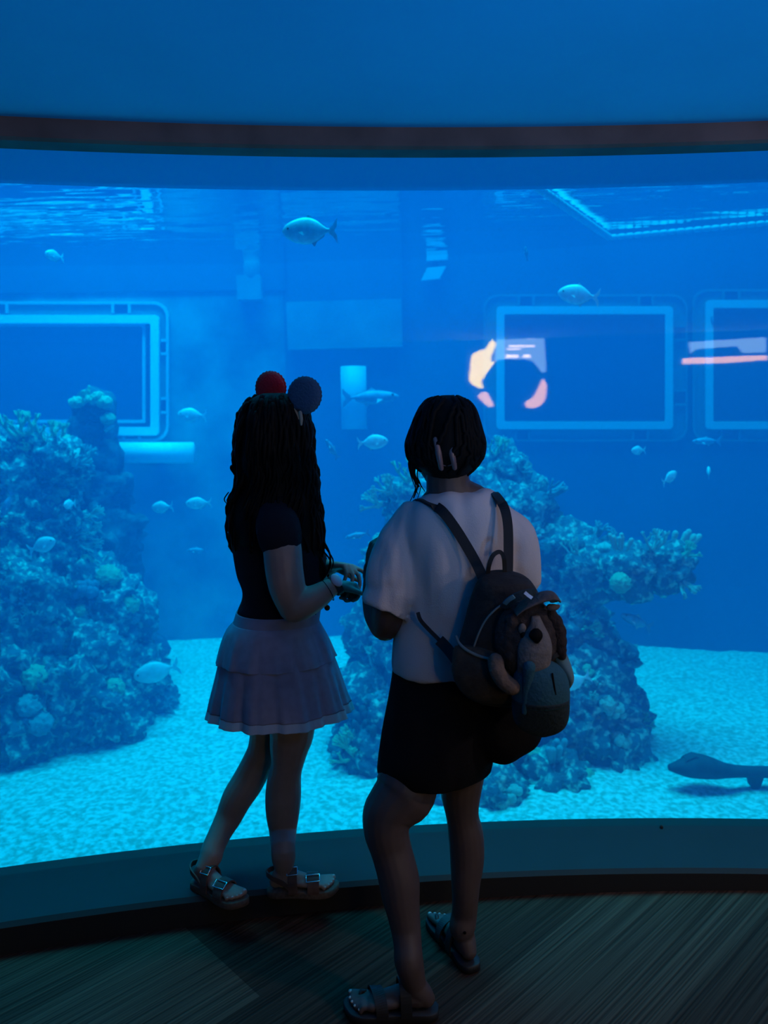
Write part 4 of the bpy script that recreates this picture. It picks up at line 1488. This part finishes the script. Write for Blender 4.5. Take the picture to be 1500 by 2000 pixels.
# open cuff of the left sleeve
mb.tube([P(776, 1108, 1.915), P(772, 1158, 1.905), P(755, 1192, 1.90)], [56 * 1.915 / F, 55 * 1.905 / F, 51 * 1.90 / F], 24, caps=False)
limb(mb, [(972, 1006, YR, 34), (1000, 1050, 1.935, 44), (1009, 1100, 1.94, 43), (1014, 1128, 1.945, 38)])
mb.tube([P(1012, 1110, 1.945), P(1018, 1140, 1.95)], [40 * 1.945 / F, 36 * 1.95 / F], 24, caps=False)
wrinkle(obj('t_shirt', mb, M['white_cloth'], R_, remesh=.0055, iters=4), .009, (16, 12, 4.5))
# shorts
mb = MB()
loft_rows(mb, [prow(1288, 767, 992, YR, .112), prow(1320, 764, 994, YR, .118), prow(1370, 757, 990, YR, .125), prow(1420, 748, 980, YR, .13), prow(1470, 739, 965, YR, .13), prow(1506, 734, 957, YR, .122, 1.55), prow(1511, 735, 955, YR, .115, 1.5)], fold=lambda a, t: 1 + .012 * t * math.sin(7 * a + 1))
mb.ell(P(978, 1398, YR - .03), (88 * YR / F, .115, 92 * YR / F), nu=28, nv=18)
wrinkle(obj('shorts', mb, M['black_cloth'], R_, remesh=.006, iters=5), .006, (14, 12, 4))
# hair
mb = MB()
HRR = [(772, 862, 884, .02), (780, 839, 905, .05), (790, 828, 917, .072), (802, 819, 925, .086), (820, 811, 931, .096), (846, 802, 938, .104), (866, 796, 943, .108), (884, 798, 942, .108), (896, 802, 939, .102), (910, 815, 929, .09), (922, 828, 917, .075), (933, 842, 904, .05)]
RR = loft_rows(mb, [prow(y, a, b, YR, d_) for y, a, b, d_ in HRR], per=5, n=60, fold=lambda a, t: 1 + .010 * math.sin(13 * a + 9 * t) + .008 * math.sin(23 * a))
for k in range(70):
    i0 = hr.randrange(60)
    j0, j1 = hr.randrange(3, 12), hr.randrange(34, 54)
    sw = hr.uniform(-8, 8)
    pts = []
    for j in range(j0, j1, 2):
        c_ = sum(RR[j], Vector()) / 60
        t_ = (j - j0) / (j1 - j0)
        p = RR[j][int(i0 + sw * t_) % 60]
        o_ = p - c_
        o_.z = 0
        pts.append(p + o_.normalized() * .0015)
    if len(pts) > 3:
        mb.tube(pts, .006, 6)
for (x0, y0, x1, y1, x2, y2, x3, y3, r) in ((808, 890, 803, 915, 812, 940, 818, 950, 4), (812, 895, 806, 925, 816, 945, 808, 972, 2.6), (806, 885, 799, 915, 812, 950, 798, 985, 1.3), (815, 900, 810, 925, 822, 948, 830, 960, 1.5), (818, 905, 815, 930, 822, 950, 815, 975, 1.2), (804, 890, 798, 905, 803, 930, 816, 965, 1.5)):
    limb(mb, [(x0, y0, YR - .01, r), (x1, y1, YR - .01, r), (x2, y2, YR, r * .8), (x3, y3, YR, r * .5)], 6, 5)
hx = obj('hair', mb, M['hair'], R_)
# claw clip in the hair
Yc = YR - .110
mbc = MB()
for (pts) in (((850, 858), (855, 878), (858, 895), (862, 915)), ((884, 872), (882, 885), (885, 898), (888, 914))):
    limb(mbc, [(x, y, Yc + .012 * abs(i - 1.5) / 1.5, 3.8 + 2.6 * math.sin(PI * (i + .5) / 4)) for i, (x, y) in enumerate(pts)], 10, 4)
for k in range(4):
    y = 880 + k * 9
    limb(mbc, [(858, y, Yc + .004, 1.6), (866, y + 2, Yc + .012, 1.4), (872, y + 3, Yc + .02, 1.0)], 6, 2)
    limb(mbc, [(884, y, Yc + .004, 1.6), (878, y + 2, Yc + .012, 1.4), (873, y + 3, Yc + .02, 1.0)], 6, 2)
cl = obj('claw_clip', mbc, M['clip'], hx)
cl['label'] = 'brown claw clip'
# sandals
sandal(R_, 'sandal', q1, LR, .022, M['sandal_black'], [(.62, .06, .205, .13, .175), (.33, .03, .335, .12, .16)], False, False, True)
sandal(R_, 'sandal', q2, LR, .022, M['sandal_black'], [(.62, -.06, .205, .12, .175), (.33, -.03, .335, .12, .16)], False, False, True)

# ------------------------------------------------------------------ backpack
YB = 1.76
bp = thing('backpack', P(985, 1372, YB), 'dark suede mini backpack with a plush dog face worn over the white t-shirt', 'backpack')
mb = MB()
loft_rows(mb, [prow(1116, 955, 1000, YB + .02, .02), prow(1124, 940, 1022, YB + .01, .035), prow(1140, 930, 1040, YB, .05, 2.4), prow(1176, 917, 1060, YB, .06, 2.5), prow(1220, 906, 1078, YB - .005, .068, 2.6), prow(1260, 895, 1086, YB - .005, .072, 2.6), prow(1300, 886, 1088, YB - .005, .074, 2.6), prow(1330, 890, 1084, YB, .07, 2.5), prow(1352, 905, 1068, YB, .06, 2.4), prow(1366, 926, 1045, YB, .045), prow(1374, 950, 1015, YB, .025)], per=5, n=48)
obj('shell', mb, M['bag_dark'], bp)
mb = MB()
loft_rows(mb, [prow(1262, 888, 935, YB - .06, .01), prow(1272, 884, 985, YB - .06, .022), prow(1290, 883, 1010, YB - .06, .032), prow(1312, 883, 1030, YB - .06, .037), prow(1335, 891, 1035, YB - .058, .036), prow(1355, 908, 1028, YB - .055, .03), prow(1370, 935, 1008, YB - .05, .016)], per=4, n=40)
obj('pocket', mb, M['bag_brown'], bp)


def path_on(name, pts, r, m, parent, fine=5):
    mb_ = MB()
    limb(mb_, [(x, y, Y, r) for x, y, Y in pts], 8, fine)
    return obj(name, mb_, m, parent)


path_on('piping', [(891, 1244, YB - .045), (898, 1258, YB - .065), (915, 1272, YB - .082), (940, 1283, YB - .09), (968, 1290, YB - .095)], 3.2, M['piping'], bp)
path_on('piping', [(926, 1262, YB - .07), (934, 1240, YB - .072), (948, 1212, YB - .072), (968, 1190, YB - .068), (990, 1175, YB - .066)], 2.0, M['piping'], bp)


def strap_path(name, pts, wpx, t, m, parent):
    pp = smooth_rows(pts, 6)
    pts3 = [P(x, y, Y) for x, y, Y in pp]
    wd, nr = [], []
    for i in range(len(pts3)):
        tg = (pts3[min(len(pts3) - 1, i + 1)] - pts3[max(0, i - 1)]).normalized()
        v = (pts3[i] - EYEV).normalized()
        v = Vector((0, 1, .0)) if abs(tg.y) < .8 else Vector((0, 0, -1))
        w_ = tg.cross(v).normalized()
        wd.append(w_)
        nr.append(w_.cross(tg))
    return obj(name, MB().ribbon(pts3, wd, nr, wpx * YB / F, t), m, parent, False)


strap_path('shoulder_strap', [(822, 1130, YR + .135), (818, 1060, YR + .135), (812, 1012, YR + .115), (810, 988, YR + .06), (822, 976, YR - .02), (838, 982, 1.87), (862, 997, 1.828), (884, 1024, 1.812), (906, 1058, 1.803), (928, 1096, 1.795), (944, 1130, 1.775)], 21, .006, M['bag_strap'], bp)
strap_path('shoulder_strap', [(958, 1130, YR + .135), (962, 1050, YR + .13), (966, 1000, YR + .105), (966, 972, YR + .04), (964, 963, YR - .02), (975, 975, 1.86), (986, 995, 1.83), (992, 1028, 1.812), (993, 1078, 1.80), (992, 1124, 1.775)], 19, .006, M['bag_strap'], bp)
strap_path('lower_strap', [(816, 1196, 1.815), (822, 1212, 1.808), (840, 1232, 1.80), (860, 1252, 1.79), (884, 1276, 1.76)], 8, .005, M['bag_strap'], bp)
strap_path('strap_tab', [(858, 1250, 1.785), (875, 1268, 1.77), (892, 1290, 1.75)], 22, .006, M['bag_strap'], bp)
strap_path('handle', [(952, 1130, 1.775), (955, 1105, 1.765), (963, 1085, 1.762), (976, 1078, 1.765), (984, 1090, 1.77), (986, 1125, 1.775)], 8, .006, M['bag_strap'], bp)

# plush dog face sewn to the front
YF = YB - .085
mb = MB()
mb.ell(P(1030, 1248, YF), (66 * YF / F, .045, 82 * YF / F), nu=30, nv=18)
fc = obj('plush_face', mb, M['fur_brown'], bp)
mb = MB()
loft_rows(mb, [prow(1203, 1038, 1054, YF - .036, .006), prow(1220, 1034, 1062, YF - .04, .012), prow(1240, 1022, 1072, YF - .043, .02), prow(1262, 1012, 1078, YF - .043, .026), prow(1290, 1010, 1076, YF - .04, .026), prow(1315, 1012, 1070, YF - .035, .02), prow(1328, 1022, 1060, YF - .03, .01)], per=4, n=32)
obj('muzzle', mb, M['fur_pale'], fc)
mb = MB()
loft_rows(mb, [prow(1228, 1042, 1052, YF - .067, .004), prow(1234, 1035, 1058, YF - .068, .008), prow(1243, 1033, 1060, YF - .069, .010), prow(1251, 1040, 1056, YF - .068, .008), prow(1256, 1045, 1052, YF - .067, .004)], per=4, n=20)
obj('nose', mb, M['hair'], fc)
e_ = obj('eye', MB().ell(P(1020, 1228, YF - .041), (.009, .006, .012), nu=14, nv=10), M['fur_pale'], fc)
obj('pupil', MB().ell(P(1022, 1240, YF - .044), (.006, .005, .008), nu=12, nv=8), M['hair'], e_)
mb = MB()
for x, y, r in ((1074, 1200, 14), (1083, 1216, 17), (1088, 1234, 19), (1090, 1252, 18), (1092, 1268, 15), (1096, 1278, 10)):
    mb.ell(P(x, y, YF - .005), (r * YF / F, .025, r * YF / F * 1.1), nu=16, nv=10)
ear = obj('ear', mb, M['fur_dark'], fc, remesh=.004, iters=2)
mb = MB()
for x, y, r in ((1000, 1215, 15), (996, 1235, 16), (994, 1258, 15), (996, 1280, 12)):
    mb.ell(P(x, y, YF - .02), (r * YF / F, .02, r * YF / F * 1.2), nu=16, nv=10)
obj('ear', mb, M['fur_brown'], fc, remesh=.004, iters=2)
# hat: crown on the bag top, band, curled brim with a notched end
mb = MB()
R = []
for (u, (x, y, th_)) in enumerate(smooth_rows([(1004, 1196, 4), (1016, 1186, 6), (1032, 1177, 8), (1050, 1169, 9.5), (1068, 1164, 10), (1082, 1164, 9), (1089, 1169, 6)], 5)):
    c_ = P(x, y, YF - .025)
    R.append([c_ + Vector((0, .034 * math.cos(a), th_ * YF / F * .8 * math.sin(a))) for a in [2 * PI * k / 20 for k in range(20)]])
hat = obj('hat_brim', MB().rings(R), M['felt_hat'], bp)
mb = MB()
limb(mb, [(1078, 1172, YF - .03, 6), (1088, 1171, YF - .03, 5)], 10, 1)
limb(mb, [(1074, 1186, YF - .03, 7), (1085, 1186, YF - .03, 6.5), (1090, 1184, YF - .03, 4)], 10, 2)
obj('brim_notch', mb, M['felt_hat'], hat)
strap_path('hat_band', [(984, 1186, YF + .0), (992, 1176, YF - .022), (1006, 1167, YF - .035), (1024, 1160, YF - .035), (1044, 1157, YF - .02)], 15, .006, M['teal_dark'], hat)
strap_path('band_patch', [(986, 1179, YF - .021), (994, 1171, YF - .035), (1004, 1165, YF - .042)], 8, .004, M['teal_pale'], hat)
strap_path('tag', [(1025, 1157, YF - .045), (1032, 1163, YF - .046), (1039, 1168, YF - .046)], 6, .003, M['white_tag'], hat)
path_on('paw', [(968, 1292, YF - .035), (972, 1312, YF - .045), (984, 1330, YF - .05), (1000, 1342, YF - .05)], 17, M['fur_tan'], fc, 3)

# ------------------------------------------------------------------ teal cap hung on the backpack
YC = YB - .05
cap = thing('baseball_cap', P(1056, 1434, YC), 'teal cap hanging upside down from the front of the backpack', 'cap')
mb = MB()
loft_rows(mb, [prow(1292, 1036, 1078, YC - .07, .012), prow(1300, 1015, 1092, YC - .065, .03), prow(1318, 1004, 1106, YC - .06, .045), prow(1345, 1000, 1112, YC - .055, .052), prow(1372, 1000, 1112, YC - .052, .05)], per=4, n=40)
crown = obj('crown', mb, M['teal_cloth'], cap)
mb = MB()
loft_rows(mb, [prow(1362, 1000, 1112, YC - .055, .052), prow(1385, 1000, 1112, YC - .05, .044), prow(1405, 1004, 1110, YC - .048, .032), prow(1422, 1016, 1103, YC - .047, .02), prow(1433, 1036, 1088, YC - .046, .01), prow(1438, 1052, 1070, YC - .046, .006)], per=4, n=40)
obj('visor', mb, M['teal_dark'], cap)
for pts in (((1034, 1302, 13), (1031, 1325, 11), (1027, 1355, 7), (1024, 1392, 5)), ((1056, 1366, 3.5), (1059, 1376, 4.5), (1062, 1388, 4.5), (1065, 1402, 3.5))):
    mb = MB()
    limb(mb, [(x, y, YC - (.098 if x < 1050 else .093) + .004 * i, r) for i, (x, y, r) in enumerate(pts)], 10, 4)
    obj('ribbon', mb, M['teal_cloth'] if pts[0][0] < 1040 else M['teal_pale'], cap)
mb = MB()
limb(mb, [(1079, 1316, YC - .10, 2.0), (1082, 1340, YC - .103, 2.4), (1085, 1356, YC - .102, 2.0)], 8, 3)
obj('vent_slot', mb, M['hair'], cap)
mb = MB()
loft_rows(mb, [prow(1258, 1074, 1098, YC - .03, .012), prow(1285, 1078, 1110, YC - .03, .02), prow(1312, 1096, 1119, YC - .03, .022), prow(1328, 1104, 1120, YC - .03, .018), prow(1342, 1108, 1114, YC - .03, .008)], per=4, n=24)
obj('side_panel', mb, M['teal_pale'], cap)
strap_path('strap', [(1068, 1290, YC - .055), (1078, 1283, YC - .06), (1088, 1278, YC - .058), (1098, 1270, YC - .05)], 9, .006, M['bag_strap'], cap)

# small dark knob at the back edge of the ledge
kp = G(1290, 1615, Z_LEDGE)
o = obj('knob', MB().ell(kp + Vector((0, -.008, .003)), (.006, .006, .009), nu=14, nv=10), M['kick'])
tag(o, 'tiny dark knob on the ledge against the glass, right side', 'knob')
